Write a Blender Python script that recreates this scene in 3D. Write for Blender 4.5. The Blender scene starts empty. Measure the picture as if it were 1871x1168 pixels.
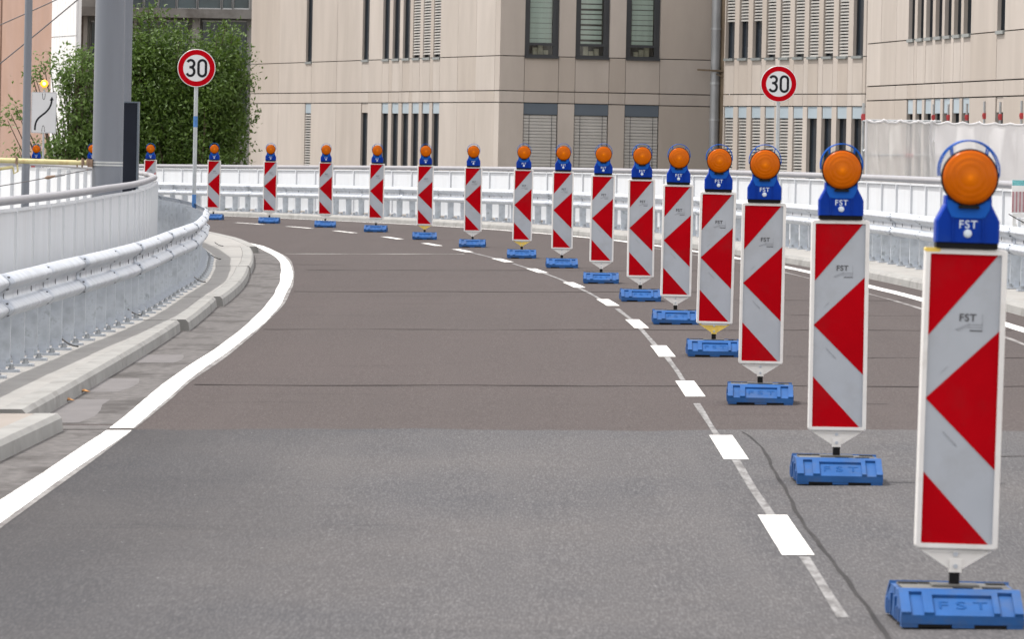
import bpy, math, random
import numpy as np
from mathutils import Vector, Matrix

random.seed(7)
rng = np.random.default_rng(11)
R_ = math.radians
scene = bpy.context.scene
COL = scene.collection

# ------------------------------------------------------------------ camera
FPX, IMGW, IMGH = 13400.0, 1871.0, 1168.0
CAMH, ROLL, PITCH = 1.65, R_(1.15), math.atan(324 / FPX)
_f = np.array([0, math.cos(PITCH), -math.sin(PITCH)])
_u = np.array([0, math.sin(PITCH), math.cos(PITCH)])
_r = np.array([1.0, 0, 0])
CR = math.cos(ROLL) * _r + math.sin(ROLL) * _u
CU = -math.sin(ROLL) * _r + math.cos(ROLL) * _u
cam = bpy.data.cameras.new('camera')
cam.sensor_width = 36.0
cam.lens = FPX / IMGW * 36.0
cam.clip_start, cam.clip_end = 1.0, 6000.0
cam.dof.use_dof = True
cam.dof.focus_distance = 75.0
cam.dof.aperture_fstop = 22.0
camo = bpy.data.objects.new('camera', cam)
COL.objects.link(camo)
camo.matrix_world = Matrix(((CR[0], CU[0], -_f[0], 0), (CR[1], CU[1], -_f[1], 0), (CR[2], CU[2], -_f[2], CAMH), (0, 0, 0, 1)))
scene.camera = camo

# ------------------------------------------------------------------ light
SUN_EL = R_(64)
sx, sy = -1.0, 0.22
sl = math.hypot(sx, sy); sx, sy = sx / sl, sy / sl
to_sun = Vector((sx * math.cos(SUN_EL), sy * math.cos(SUN_EL), math.sin(SUN_EL)))
world = bpy.data.worlds.new('World'); scene.world = world; world.use_nodes = True
wn = world.node_tree
sky = wn.nodes.new('ShaderNodeTexSky'); sky.sky_type = 'NISHITA'; sky.sun_disc = False
sky.sun_elevation = SUN_EL; sky.sun_rotation = math.atan2(sx, sy)
sky.air_density = 1.0; sky.dust_density = 3.0; sky.ozone_density = 1.0
bg = wn.nodes['Background']; bg.inputs['Strength'].default_value = 0.15
# broken cloud spread evenly over the whole sky
wtc = wn.nodes.new('ShaderNodeTexCoord'); wno = wn.nodes.new('ShaderNodeTexNoise'); wno.inputs['Scale'].default_value = 3.2; wno.inputs['Detail'].default_value = 7; wno.inputs['Roughness'].default_value = 0.6
wn.links.new(wtc.outputs['Generated'], wno.inputs['Vector'])
wmr = wn.nodes.new('ShaderNodeMapRange'); wmr.inputs['From Min'].default_value = 0.36; wmr.inputs['From Max'].default_value = 0.56
wn.links.new(wno.outputs['Fac'], wmr.inputs['Value'])
wmx = wn.nodes.new('ShaderNodeMix'); wmx.data_type = 'RGBA'
wn.links.new(wmr.outputs[0], wmx.inputs['Factor']); wn.links.new(sky.outputs[0], wmx.inputs['A']); wmx.inputs['B'].default_value = (7.5, 6.95, 6.4, 1)
wn.links.new(wmx.outputs['Result'], bg.inputs['Color'])
sun = bpy.data.lights.new('sun', 'SUN'); sun.energy = 2.25; sun.angle = R_(0.6); sun.color = (1.0, 0.965, 0.92)
suno = bpy.data.objects.new('sun', sun); COL.objects.link(suno)
suno.rotation_euler = (-to_sun).to_track_quat('-Z', 'Y').to_euler()
suno.location = (-20, 60, 40)
scene.view_settings.view_transform = 'Standard'
scene.view_settings.look = 'None'
scene.view_settings.exposure = 0.77
scene.view_settings.gamma = 1.0
scene.view_settings.use_curve_mapping = False
scene.cycles.max_bounces = 6

# ------------------------------------------------------------------ materials
def nodes_of(name):
    m = bpy.data.materials.new(name); m.use_nodes = True
    nt = m.node_tree
    return m, nt, nt.nodes['Principled BSDF']

def mat(name, col, rough=0.6, var=0.12, scale=4.0, metal=0.0, coat=0.0, bump=0.0, bscale=40.0, spec=0.5, stretch=None, rand=False, dirt=None, dscale=1.0, dlo=0.5, dhi=0.7):
    """plain surface colour broken by noise; optional second colour in blotches"""
    m, nt, p = nodes_of(name)
    L = nt.links
    tc = nt.nodes.new('ShaderNodeTexCoord')
    mp = nt.nodes.new('ShaderNodeMapping')
    L.new(tc.outputs['Object'], mp.inputs['Vector'])
    if stretch: mp.inputs['Scale'].default_value = stretch
    if rand:
        oi = nt.nodes.new('ShaderNodeObjectInfo'); mu = nt.nodes.new('ShaderNodeMath'); mu.operation = 'MULTIPLY'; mu.inputs[1].default_value = 43.0
        L.new(oi.outputs['Random'], mu.inputs[0]); L.new(mu.outputs[0], mp.inputs['Location'])
    n = nt.nodes.new('ShaderNodeTexNoise'); n.inputs['Scale'].default_value = scale; n.inputs['Detail'].default_value = 6
    L.new(mp.outputs[0], n.inputs['Vector'])
    rm = nt.nodes.new('ShaderNodeValToRGB')
    lo = [c * (1 - var) for c in col]; hi = [min(1, c * (1 + var)) for c in col]
    rm.color_ramp.elements[0].position = 0.3; rm.color_ramp.elements[1].position = 0.7
    rm.color_ramp.elements[0].color = (*lo, 1); rm.color_ramp.elements[1].color = (*hi, 1)
    L.new(n.outputs['Fac'], rm.inputs['Fac'])
    out = rm.outputs['Color']
    if dirt:
        n2 = nt.nodes.new('ShaderNodeTexNoise'); n2.inputs['Scale'].default_value = dscale; n2.inputs['Detail'].default_value = 8
        n2.inputs['Roughness'].default_value = 0.65
        L.new(mp.outputs[0], n2.inputs['Vector'])
        mr = nt.nodes.new('ShaderNodeMapRange'); mr.inputs['From Min'].default_value = dlo; mr.inputs['From Max'].default_value = dhi
        L.new(n2.outputs['Fac'], mr.inputs['Value'])
        mx = nt.nodes.new('ShaderNodeMix'); mx.data_type = 'RGBA'
        L.new(mr.outputs[0], mx.inputs['Factor']); L.new(out, mx.inputs['A']); mx.inputs['B'].default_value = (*dirt, 1)
        out = mx.outputs['Result']
    L.new(out, p.inputs['Base Color'])
    p.inputs['Roughness'].default_value = rough; p.inputs['Metallic'].default_value = metal
    p.inputs['Coat Weight'].default_value = coat; p.inputs['Specular IOR Level'].default_value = spec
    if bump:
        nb = nt.nodes.new('ShaderNodeTexNoise'); nb.inputs['Scale'].default_value = bscale; nb.inputs['Detail'].default_value = 4
        L.new(mp.outputs[0], nb.inputs['Vector'])
        b = nt.nodes.new('ShaderNodeBump'); b.inputs['Strength'].default_value = bump; b.inputs['Distance'].default_value = 0.02
        L.new(nb.outputs['Fac'], b.inputs['Height']); L.new(b.outputs[0], p.inputs['Normal'])
    return m

def asphalt(name, base, light, blotch, patch, dark_side=None):
    m, nt, p = nodes_of(name); L = nt.links
    tc = nt.nodes.new('ShaderNodeTexCoord')
    def noise(scale, detail, rough, st):
        mp = nt.nodes.new('ShaderNodeMapping'); mp.inputs['Scale'].default_value = st
        L.new(tc.outputs['Object'], mp.inputs['Vector'])
        n = nt.nodes.new('ShaderNodeTexNoise'); n.inputs['Scale'].default_value = scale; n.inputs['Detail'].default_value = detail; n.inputs['Roughness'].default_value = rough
        L.new(mp.outputs[0], n.inputs['Vector']); return n.outputs['Fac']
    def rng_(v, a, b, c=0.0, d=1.0):
        r = nt.nodes.new('ShaderNodeMapRange'); r.inputs['From Min'].default_value = a; r.inputs['From Max'].default_value = b
        r.inputs['To Min'].default_value = c; r.inputs['To Max'].default_value = d
        L.new(v, r.inputs['Value']); return r.outputs[0]
    def mixc(f, a, b):
        x = nt.nodes.new('ShaderNodeMix'); x.data_type = 'RGBA'
        L.new(f, x.inputs['Factor'])
        for s_, v in (('A', a), ('B', b)):
            if isinstance(v, tuple): x.inputs[s_].default_value = (*v, 1)
            else: L.new(v, x.inputs[s_])
        return x.outputs['Result']
    c = mixc(rng_(noise(0.35, 5, 0.6, (1, 0.35, 1)), 0.35, 0.68), base, blotch)
    c = mixc(rng_(noise(0.8, 4, 0.6, (3.0, 0.06, 1)), 0.5, 0.75, 0, 0.45), c, patch)         # wheel-track streaks along the lane
    c = mixc(rng_(noise(1.1, 5, 0.7, (0.35, 0.9, 1)), 0.58, 0.72, 0, 0.5), c, tuple(x * 0.62 for x in base))   # paver marks across the lane
    c = mixc(rng_(noise(120, 3, 0.8, (1, 0.06, 1)), 0.46, 0.68, 0, 0.5), c, light)            # aggregate, smeared by the flat view
    c = mixc(rng_(noise(55, 5, 0.9, (1, 0.06, 1)), 0.54, 0.72, 0, 0.5), c, tuple(x * 0.42 for x in base))
    if dark_side:      # darker tone towards the left edge line, spread by noise
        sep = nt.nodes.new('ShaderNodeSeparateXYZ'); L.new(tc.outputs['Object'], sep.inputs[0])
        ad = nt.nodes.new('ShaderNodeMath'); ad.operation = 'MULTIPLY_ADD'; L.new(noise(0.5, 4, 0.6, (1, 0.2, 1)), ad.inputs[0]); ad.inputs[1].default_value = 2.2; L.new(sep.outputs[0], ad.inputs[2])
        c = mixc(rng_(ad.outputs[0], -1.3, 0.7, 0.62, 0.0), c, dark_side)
    v = nt.nodes.new('ShaderNodeTexVoronoi'); v.inputs['Scale'].default_value = 5.5
    L.new(tc.outputs['Object'], v.inputs['Vector'])
    c = mixc(rng_(v.outputs['Distance'], 0.02, 0.055, 0.75, 0.0), c, tuple(min(1, x * 2.2) for x in light))   # stray chippings
    L.new(c, p.inputs['Base Color']); p.inputs['Roughness'].default_value = 0.92; p.inputs['Specular IOR Level'].default_value = 0.14
    nb = noise(70, 3, 0.7, (1, 0.5, 1))
    b = nt.nodes.new('ShaderNodeBump'); b.inputs['Strength'].default_value = 0.35; b.inputs['Distance'].default_value = 0.01
    L.new(nb, b.inputs['Height']); L.new(b.outputs[0], p.inputs['Normal'])
    return m

def worn_paint(name, paint, under, lo, hi, scale=9, st=(1, 0.2, 1)):
    m, nt, p = nodes_of(name); L = nt.links
    tc = nt.nodes.new('ShaderNodeTexCoord'); mp = nt.nodes.new('ShaderNodeMapping'); mp.inputs['Scale'].default_value = st
    L.new(tc.outputs['Object'], mp.inputs['Vector'])
    n = nt.nodes.new('ShaderNodeTexNoise'); n.inputs['Scale'].default_value = scale; n.inputs['Detail'].default_value = 9; n.inputs['Roughness'].default_value = 0.7
    L.new(mp.outputs[0], n.inputs['Vector'])
    mr = nt.nodes.new('ShaderNodeMapRange'); mr.inputs['From Min'].default_value = lo; mr.inputs['From Max'].default_value = hi
    L.new(n.outputs['Fac'], mr.inputs['Value'])
    mx = nt.nodes.new('ShaderNodeMix'); mx.data_type = 'RGBA'; L.new(mr.outputs[0], mx.inputs['Factor'])
    mx.inputs['A'].default_value = (*paint, 1); mx.inputs['B'].default_value = (*under, 1)
    L.new(mx.outputs['Result'], p.inputs['Base Color']); p.inputs['Roughness'].default_value = 0.75
    return m

def glass(name, tint=(0.75, 0.85, 0.85)):
    m, nt, p = nodes_of(name); L = nt.links
    nt.nodes.remove(p)
    out = nt.nodes['Material Output']
    tr = nt.nodes.new('ShaderNodeBsdfTransparent'); tr.inputs['Color'].default_value = (*tint, 1)
    gl = nt.nodes.new('ShaderNodeBsdfGlossy'); gl.inputs['Roughness'].default_value = 0.06
    fr = nt.nodes.new('ShaderNodeFresnel'); fr.inputs['IOR'].default_value = 1.45
    mx = nt.nodes.new('ShaderNodeMixShader')
    L.new(fr.outputs[0], mx.inputs[0]); L.new(tr.outputs[0], mx.inputs[1]); L.new(gl.outputs[0], mx.inputs[2]); L.new(mx.outputs[0], out.inputs['Surface'])
    return m

def leafmat(name, a, b):
    m, nt, p = nodes_of(name); L = nt.links
    tc = nt.nodes.new('ShaderNodeTexCoord')
    n = nt.nodes.new('ShaderNodeTexNoise'); n.inputs['Scale'].default_value = 2.6; n.inputs['Detail'].default_value = 7; n.inputs['Roughness'].default_value = 0.75
    L.new(tc.outputs['Object'], n.inputs['Vector'])
    rm = nt.nodes.new('ShaderNodeValToRGB'); rm.color_ramp.elements[0].position = 0.35; rm.color_ramp.elements[1].position = 0.68
    rm.color_ramp.elements[0].color = (*a, 1); rm.color_ramp.elements[1].color = (*b, 1)
    L.new(n.outputs['Fac'], rm.inputs['Fac']); L.new(rm.outputs[0], p.inputs['Base Color'])
    p.inputs['Roughness'].default_value = 0.5
    tl = nt.nodes.new('ShaderNodeBsdfTranslucent'); L.new(rm.outputs[0], tl.inputs['Color'])
    mx = nt.nodes.new('ShaderNodeMixShader'); mx.inputs[0].default_value = 0.28
    L.new(p.outputs[0], mx.inputs[1]); L.new(tl.outputs[0], mx.inputs[2]); L.new(mx.outputs[0], nt.nodes['Material Output'].inputs['Surface'])
    return m

def tarpmat(name, col, t):
    m, nt, p = nodes_of(name); L = nt.links
    tc = nt.nodes.new('ShaderNodeTexCoord'); n = nt.nodes.new('ShaderNodeTexNoise'); n.inputs['Scale'].default_value = 3.0; n.inputs['Detail'].default_value = 6
    L.new(tc.outputs['Object'], n.inputs['Vector'])
    rm = nt.nodes.new('ShaderNodeValToRGB'); rm.color_ramp.elements[0].color = (*[c * 0.88 for c in col], 1); rm.color_ramp.elements[1].color = (*col, 1)
    L.new(n.outputs['Fac'], rm.inputs['Fac']); L.new(rm.outputs[0], p.inputs['Base Color'])
    p.inputs['Roughness'].default_value = 0.4
    tl = nt.nodes.new('ShaderNodeBsdfTranslucent'); L.new(rm.outputs[0], tl.inputs['Color'])
    mx = nt.nodes.new('ShaderNodeMixShader'); mx.inputs[0].default_value = 0.5
    L.new(p.outputs[0], mx.inputs[1]); L.new(tl.outputs[0], mx.inputs[2])
    tr = nt.nodes.new('ShaderNodeBsdfTransparent'); m2 = nt.nodes.new('ShaderNodeMixShader'); m2.inputs[0].default_value = t
    L.new(mx.outputs[0], m2.inputs[1]); L.new(tr.outputs[0], m2.inputs[2]); L.new(m2.outputs[0], nt.nodes['Material Output'].inputs['Surface'])
    return m

def emit(name, col, s):
    m, nt, p = nodes_of(name)
    p.inputs['Base Color'].default_value = (*col, 1); p.inputs['Emission Color'].default_value = (*col, 1); p.inputs['Emission Strength'].default_value = s
    return m

M = dict(
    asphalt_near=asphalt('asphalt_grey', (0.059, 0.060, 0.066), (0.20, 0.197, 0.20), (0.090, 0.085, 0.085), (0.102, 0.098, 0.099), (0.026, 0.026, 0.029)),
    asphalt_far=asphalt('asphalt_brown', (0.060, 0.0505, 0.049), (0.136, 0.122, 0.119), (0.066, 0.0545, 0.053), (0.074, 0.063, 0.061)),
    gutter=mat('gutter_asphalt', (0.095, 0.089, 0.087), 0.9, 0.3, 14, bump=0.3, stretch=(1, 0.35, 1), dirt=(0.042, 0.037, 0.035), dscale=2.2, dlo=0.5, dhi=0.62),
    patch=mat('smooth_patch', (0.115, 0.108, 0.109), 0.75, 0.12, 5, stretch=(1, 0.4, 1), dirt=(0.075, 0.07, 0.067), dscale=3, dlo=0.58, dhi=0.7),
    tar=mat('tar', (0.045, 0.044, 0.045), 0.9, 0.25, 6, spec=0.05, stretch=(1, 0.3, 1)),
    seam=mat('seam', (0.045, 0.039, 0.038), 0.95, 0.3, 3, spec=0.05),
    paleseam=mat('pale_seam', (0.30, 0.30, 0.28), 0.8, 0.25, 3),
    paint=worn_paint('road_paint', (0.70, 0.70, 0.68), (0.27, 0.265, 0.255), 0.48, 0.70, 8),
    oldpaint=worn_paint('old_paint', (0.24, 0.24, 0.24), (0.085, 0.082, 0.082), 0.40, 0.6, 10, (1.6, 0.22, 1)),
    ghost=worn_paint('ghost_paint', (0.24, 0.235, 0.23), (0.10, 0.09, 0.088), 0.38, 0.6, 8),
    concrete=mat('pavement_concrete', (0.285, 0.28, 0.268), 0.85, 0.1, 3, bump=0.15, bscale=60, dirt=(0.235, 0.23, 0.215), dscale=2.2, dlo=0.52, dhi=0.75, stretch=(1, 0.4, 1)),
    kerb=mat('kerb_concrete', (0.265, 0.265, 0.255), 0.85, 0.12, 5, dirt=(0.17, 0.166, 0.157), dscale=3.0, dlo=0.52, dhi=0.72, stretch=(1, 0.4, 1)),
    tan=mat('tan_screed', (0.275, 0.245, 0.218), 0.85, 0.1, 2.5, dirt=(0.235, 0.21, 0.19), dscale=2, stretch=(1, 0.3, 1)),
    galv=mat('galvanised_steel', (0.46, 0.50, 0.555), 0.42, 0.16, 9, metal=0.3, dirt=(0.33, 0.365, 0.41), dscale=5, dlo=0.46, dhi=0.7),
    galvpost=mat('galvanised_posts', (0.46, 0.50, 0.545), 0.5, 0.2, 8, metal=0.25, rand=True, dirt=(0.28, 0.31, 0.33), dscale=8, dlo=0.55, dhi=0.7),
    slot=mat('slot_shadow', (0.075, 0.08, 0.09), 0.7, 0.1),
    bolt=mat('bolt_steel', (0.30, 0.32, 0.34), 0.4, 0.1, metal=0.6),
    hole_white=mat('hole_disc', (0.85, 0.85, 0.83), 0.4, 0.02),
    rail=mat('handrail_grey', (0.27, 0.27, 0.29), 0.5, 0.06, 3, spec=0.3),
    panelw=mat('railing_white', (0.605, 0.63, 0.66), 0.5, 0.04, 1.5, spec=0.3, dirt=(0.54, 0.55, 0.56), dscale=2, dlo=0.55, dhi=0.8, stretch=(2, 2, 0.4)),
    plastic=mat('beacon_white', (0.72, 0.71, 0.69), 0.45, 0.05, 8, rand=True, dirt=(0.60, 0.58, 0.54), dscale=9, dlo=0.55, dhi=0.8),
    yellow=mat('stained_yellow', (0.72, 0.52, 0.10), 0.5, 0.15, 12),
    silver=mat('reflective_white', (0.40, 0.43, 0.47), 0.5, 0.04, 6, coat=0.0, spec=0.15, rand=True, dirt=(0.34, 0.355, 0.375), dscale=5, dlo=0.5, dhi=0.85),
    red=mat('reflective_red', (0.41, 0.0012, 0.006), 0.7, 0.08, 5, coat=0.0, spec=0.03, rand=True, dirt=(0.30, 0.012, 0.016), dscale=4, dlo=0.5, dhi=0.9),
    ink=mat('sticker_ink', (0.06, 0.062, 0.07), 0.5, 0.3, 60),
    inkpale=mat('sticker_grey', (0.27, 0.29, 0.32), 0.5, 0.2, 40),
    black=mat('black_rubber', (0.009, 0.009, 0.010), 0.7, 0.2, spec=0.15),
    lampblue=mat('lamp_blue', (0.001, 0.034, 0.30), 0.5, 0.14, 5, spec=0.1, rand=True, dirt=(0.012, 0.05, 0.27), dscale=9, dlo=0.5, dhi=0.8),
    lamplight=mat('lamp_blue_light', (0.004, 0.095, 0.45), 0.45, 0.1, 5, spec=0.15),
    letter=mat('pale_lettering', (0.62, 0.70, 0.78), 0.5, 0.05),
    baseblue=mat('base_blue', (0.018, 0.086, 0.26), 0.55, 0.15, 6, spec=0.2, rand=True, dirt=(0.055, 0.095, 0.19), dscale=7, dlo=0.5, dhi=0.78),
    basedark=mat('base_lettering_blue', (0.012, 0.07, 0.23), 0.6, 0.1, spec=0.1),
    plategrey=mat('base_top_grey', (0.10, 0.10, 0.094), 0.7, 0.15, 9),
    signwhite=mat('sign_white', (0.62, 0.64, 0.66), 0.35, 0.03, 3, coat=0.2),
    signred=mat('sign_red', (0.42, 0.002, 0.008), 0.7, 0.04, 3, spec=0.03),
    signblack=mat('sign_black', (0.012, 0.013, 0.017), 0.6, 0.1, spec=0.15),
    polegalv=mat('pole_galvanised', (0.40, 0.43, 0.45), 0.45, 0.1, 6, metal=0.3),
    bluetape=mat('blue_tape', (0.05, 0.17, 0.42), 0.5, 0.12, 20),
    mast=mat('mast_paint', (0.150, 0.166, 0.196), 0.5, 0.05, 2, stretch=(4, 4, 0.3)),
    strap=mat('steel_strap', (0.45, 0.47, 0.48), 0.35, 0.1, metal=0.5),
    navy=mat('navy_panel', (0.010, 0.013, 0.022), 0.6, 0.1, 3, spec=0.15),
    armyellow=mat('arm_yellow', (0.55, 0.50, 0.26), 0.45, 0.1, 6, dirt=(0.42, 0.30, 0.14), dscale=5, dlo=0.56, dhi=0.72),
    rust=mat('rusty_iron', (0.22, 0.15, 0.11), 0.8, 0.25, 20),
    wire=mat('wire', (0.10, 0.095, 0.10), 0.6, 0.1),
    clad=mat('stone_cladding', (0.42, 0.375, 0.335), 0.85, 0.05, 1.2, bump=0.06, bscale=25, dirt=(0.36, 0.32, 0.283), dscale=0.8, dlo=0.45, dhi=0.8, stretch=(1, 1, 0.35)),
    clad2=mat('stone_cladding_pale', (0.45, 0.405, 0.365), 0.85, 0.05, 1.2, bump=0.06, bscale=25, dirt=(0.38, 0.34, 0.303), dscale=0.9, dlo=0.45, dhi=0.8, stretch=(1, 1, 0.35)),
    clad3=mat('stone_cladding_warm', (0.395, 0.348, 0.305), 0.85, 0.05, 1.2, bump=0.06, bscale=25, dirt=(0.35, 0.307, 0.268), dscale=0.9, dlo=0.45, dhi=0.8, stretch=(1, 1, 0.35)),
    joint=mat('joint_dark', (0.085, 0.078, 0.07), 0.9, 0.1),
    frame=mat('window_frame_dark', (0.028, 0.032, 0.038), 0.45, 0.1, 3),
    pane=mat('window_dark_glass', (0.022, 0.030, 0.040), 0.12, 0.3, 0.8),
    clearpane=glass('clear_glass', (0.93, 0.96, 0.95)),
    boxpale=mat('blind_box_pale', (0.33, 0.40, 0.45), 0.5, 0.05, 2),
    boxdark=mat('blind_box_slate', (0.085, 0.11, 0.14), 0.5, 0.05, 2),
    slat=mat('blind_slat', (0.43, 0.42, 0.40), 0.45, 0.06, 3, metal=0.1),
    sill=mat('sill_metal', (0.16, 0.17, 0.17), 0.4, 0.1, 3, metal=0.3),
    sillpale=mat('sill_pale_metal', (0.22, 0.24, 0.24), 0.5, 0.08, 3, metal=0.2),
    curtain=mat('pale_curtain', (0.60, 0.68, 0.64), 0.9, 0.08, 3, stretch=(3, 3, 0.2)),
    paper=mat('window_clutter', (0.46, 0.42, 0.33), 0.9, 0.2, 8),
    pipe=mat('zinc_pipe', (0.36, 0.37, 0.38), 0.4, 0.1, 3, metal=0.3),
    brownpipe=mat('brown_stack', (0.20, 0.15, 0.10), 0.7, 0.2, 3),
    pinkwall=mat('pink_render', (0.36, 0.235, 0.185), 0.9, 0.07, 0.7, dirt=(0.33, 0.20, 0.14), dscale=0.25, dlo=0.45, dhi=0.7),
    whitewall=mat('white_cladding', (0.74, 0.74, 0.74), 0.6, 0.03, 1),
    greyconc=mat('old_grey_concrete', (0.22, 0.215, 0.205), 0.9, 0.15, 2, dirt=(0.13, 0.12, 0.11), dscale=1.5),
    lightconc=mat('pale_old_render', (0.34, 0.335, 0.32), 0.9, 0.12, 1.5),
    whiteframe=mat('white_window_frame', (0.55, 0.57, 0.58), 0.5, 0.05),
    tealglass=mat('old_blue_glass', (0.045, 0.07, 0.08), 0.2, 0.4, 0.7),
    bark=mat('bark', (0.10, 0.075, 0.055), 0.95, 0.3, 9, bump=0.5, bscale=20),
    leaf=leafmat('leaf_green', (0.038, 0.085, 0.011), (0.125, 0.205, 0.03)),
    leafpale=leafmat('leaf_yellow_green', (0.085, 0.15, 0.03), (0.15, 0.24, 0.055)),
    tarp=tarpmat('white_tarpaulin', (0.88, 0.88, 0.90), 0.02),
    tarphem=tarpmat('tarpaulin_hem', (0.84, 0.84, 0.85), 0.0),
    tarpthin=tarpmat('thin_grey_tarpaulin', (0.74, 0.74, 0.74), 0.24),
    scaff=mat('scaffold_tube', (0.36, 0.38, 0.39), 0.4, 0.15, 8, metal=0.4),
    coupler=mat('coupler_red', (0.42, 0.035, 0.04), 0.5, 0.15, 8),
    teal=mat('teal_band', (0.14, 0.42, 0.44), 0.6, 0.35, 40),
    pinkstripe=mat('faded_red_stripe', (0.40, 0.20, 0.22), 0.6, 0.12, 20),
    greystripe=mat('faded_white_stripe', (0.55, 0.50, 0.51), 0.6, 0.1, 20),
    boardwhite=mat('board_white', (0.74, 0.74, 0.72), 0.5, 0.05),
    cable=mat('black_cable', (0.02, 0.02, 0.022), 0.5, 0.1),
    dryleaf=mat('dry_leaf', (0.42, 0.20, 0.06), 0.8, 0.25, 30),
    deck=mat('deck_concrete', (0.30, 0.295, 0.28), 0.9, 0.12, 2, dirt=(0.2, 0.19, 0.18), dscale=1.0),
    ground=mat('lower_ground', (0.13, 0.125, 0.115), 0.95, 0.25, 0.5, dirt=(0.08, 0.1, 0.05), dscale=0.15),
    flashcore=emit('lit_bulb', (1.0, 0.62, 0.12), 5.0),
    flash=emit('lit_amber', (1.0, 0.30, 0.012), 1.3),
)
# amber lens: moulded plastic with rings
def lens_material():
    m, nt, p = nodes_of('amber_lens'); L = nt.links
    tc = nt.nodes.new('ShaderNodeTexCoord'); n = nt.nodes.new('ShaderNodeTexNoise'); n.inputs['Scale'].default_value = 14; n.inputs['Detail'].default_value = 4
    L.new(tc.outputs['Object'], n.inputs['Vector'])
    rm = nt.nodes.new('ShaderNodeValToRGB'); rm.color_ramp.elements[0].color = (0.44, 0.085, 0.0, 1); rm.color_ramp.elements[1].color = (0.62, 0.145, 0.0, 1)
    L.new(n.outputs['Fac'], rm.inputs['Fac']); L.new(rm.outputs[0], p.inputs['Base Color'])
    mp0 = nt.nodes.new('ShaderNodeMapping'); mp0.inputs['Location'].default_value = (0, 0, -1.515); L.new(tc.outputs['Object'], mp0.inputs['Vector'])
    sp = nt.nodes.new('ShaderNodeSeparateXYZ'); L.new(mp0.outputs[0], sp.inputs[0])
    cb = nt.nodes.new('ShaderNodeCombineXYZ'); L.new(sp.outputs[0], cb.inputs[0]); L.new(sp.outputs[2], cb.inputs[1])
    ln = nt.nodes.new('ShaderNodeVectorMath'); ln.operation = 'LENGTH'; L.new(cb.outputs[0], ln.inputs[0])
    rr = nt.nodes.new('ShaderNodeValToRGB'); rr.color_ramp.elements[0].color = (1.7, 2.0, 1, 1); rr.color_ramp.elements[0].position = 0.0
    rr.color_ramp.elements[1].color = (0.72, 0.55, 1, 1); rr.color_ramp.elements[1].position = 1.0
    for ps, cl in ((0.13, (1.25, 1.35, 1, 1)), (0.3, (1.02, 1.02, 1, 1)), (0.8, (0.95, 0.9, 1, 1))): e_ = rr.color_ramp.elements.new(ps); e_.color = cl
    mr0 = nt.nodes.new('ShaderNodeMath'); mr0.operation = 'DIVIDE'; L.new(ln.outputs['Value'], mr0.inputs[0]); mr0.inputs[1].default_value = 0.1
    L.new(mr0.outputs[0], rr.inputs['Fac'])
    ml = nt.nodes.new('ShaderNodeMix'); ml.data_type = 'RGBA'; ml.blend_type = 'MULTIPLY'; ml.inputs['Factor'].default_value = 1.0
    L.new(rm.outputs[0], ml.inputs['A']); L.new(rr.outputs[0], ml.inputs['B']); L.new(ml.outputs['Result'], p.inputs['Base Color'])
    p.inputs['Roughness'].default_value = 0.25; p.inputs['Specular IOR Level'].default_value = 0.12
    w = nt.nodes.new('ShaderNodeTexWave'); w.wave_type = 'RINGS'; w.rings_direction = 'SPHERICAL'; w.inputs['Scale'].default_value = 34
    mp = nt.nodes.new('ShaderNodeMapping'); mp.inputs['Location'].default_value = (0, 0, -1.517); L.new(tc.outputs['Object'], mp.inputs['Vector']); L.new(mp.outputs[0], w.inputs['Vector'])
    b = nt.nodes.new('ShaderNodeBump'); b.inputs['Strength'].default_value = 0.22; b.inputs['Distance'].default_value = 0.004
    L.new(w.outputs['Fac'], b.inputs['Height']); L.new(b.outputs[0], p.inputs['Normal'])
    return m
M['lens'] = lens_material()

# ------------------------------------------------------------------ mesh helpers
def tag(o, label=None, cat=None, group=None, kind=None):
    if label: o['label'] = label
    if cat: o['category'] = cat
    if group: o['group'] = group
    if kind: o['kind'] = kind
    return o

def empty(name, loc, label=None, cat=None, group=None, rz=0.0):
    o = bpy.data.objects.new(name, None); COL.objects.link(o)
    o.location = loc; o.rotation_euler = (0, 0, rz); o.empty_display_size = 0.2
    return tag(o, label, cat, group)

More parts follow.
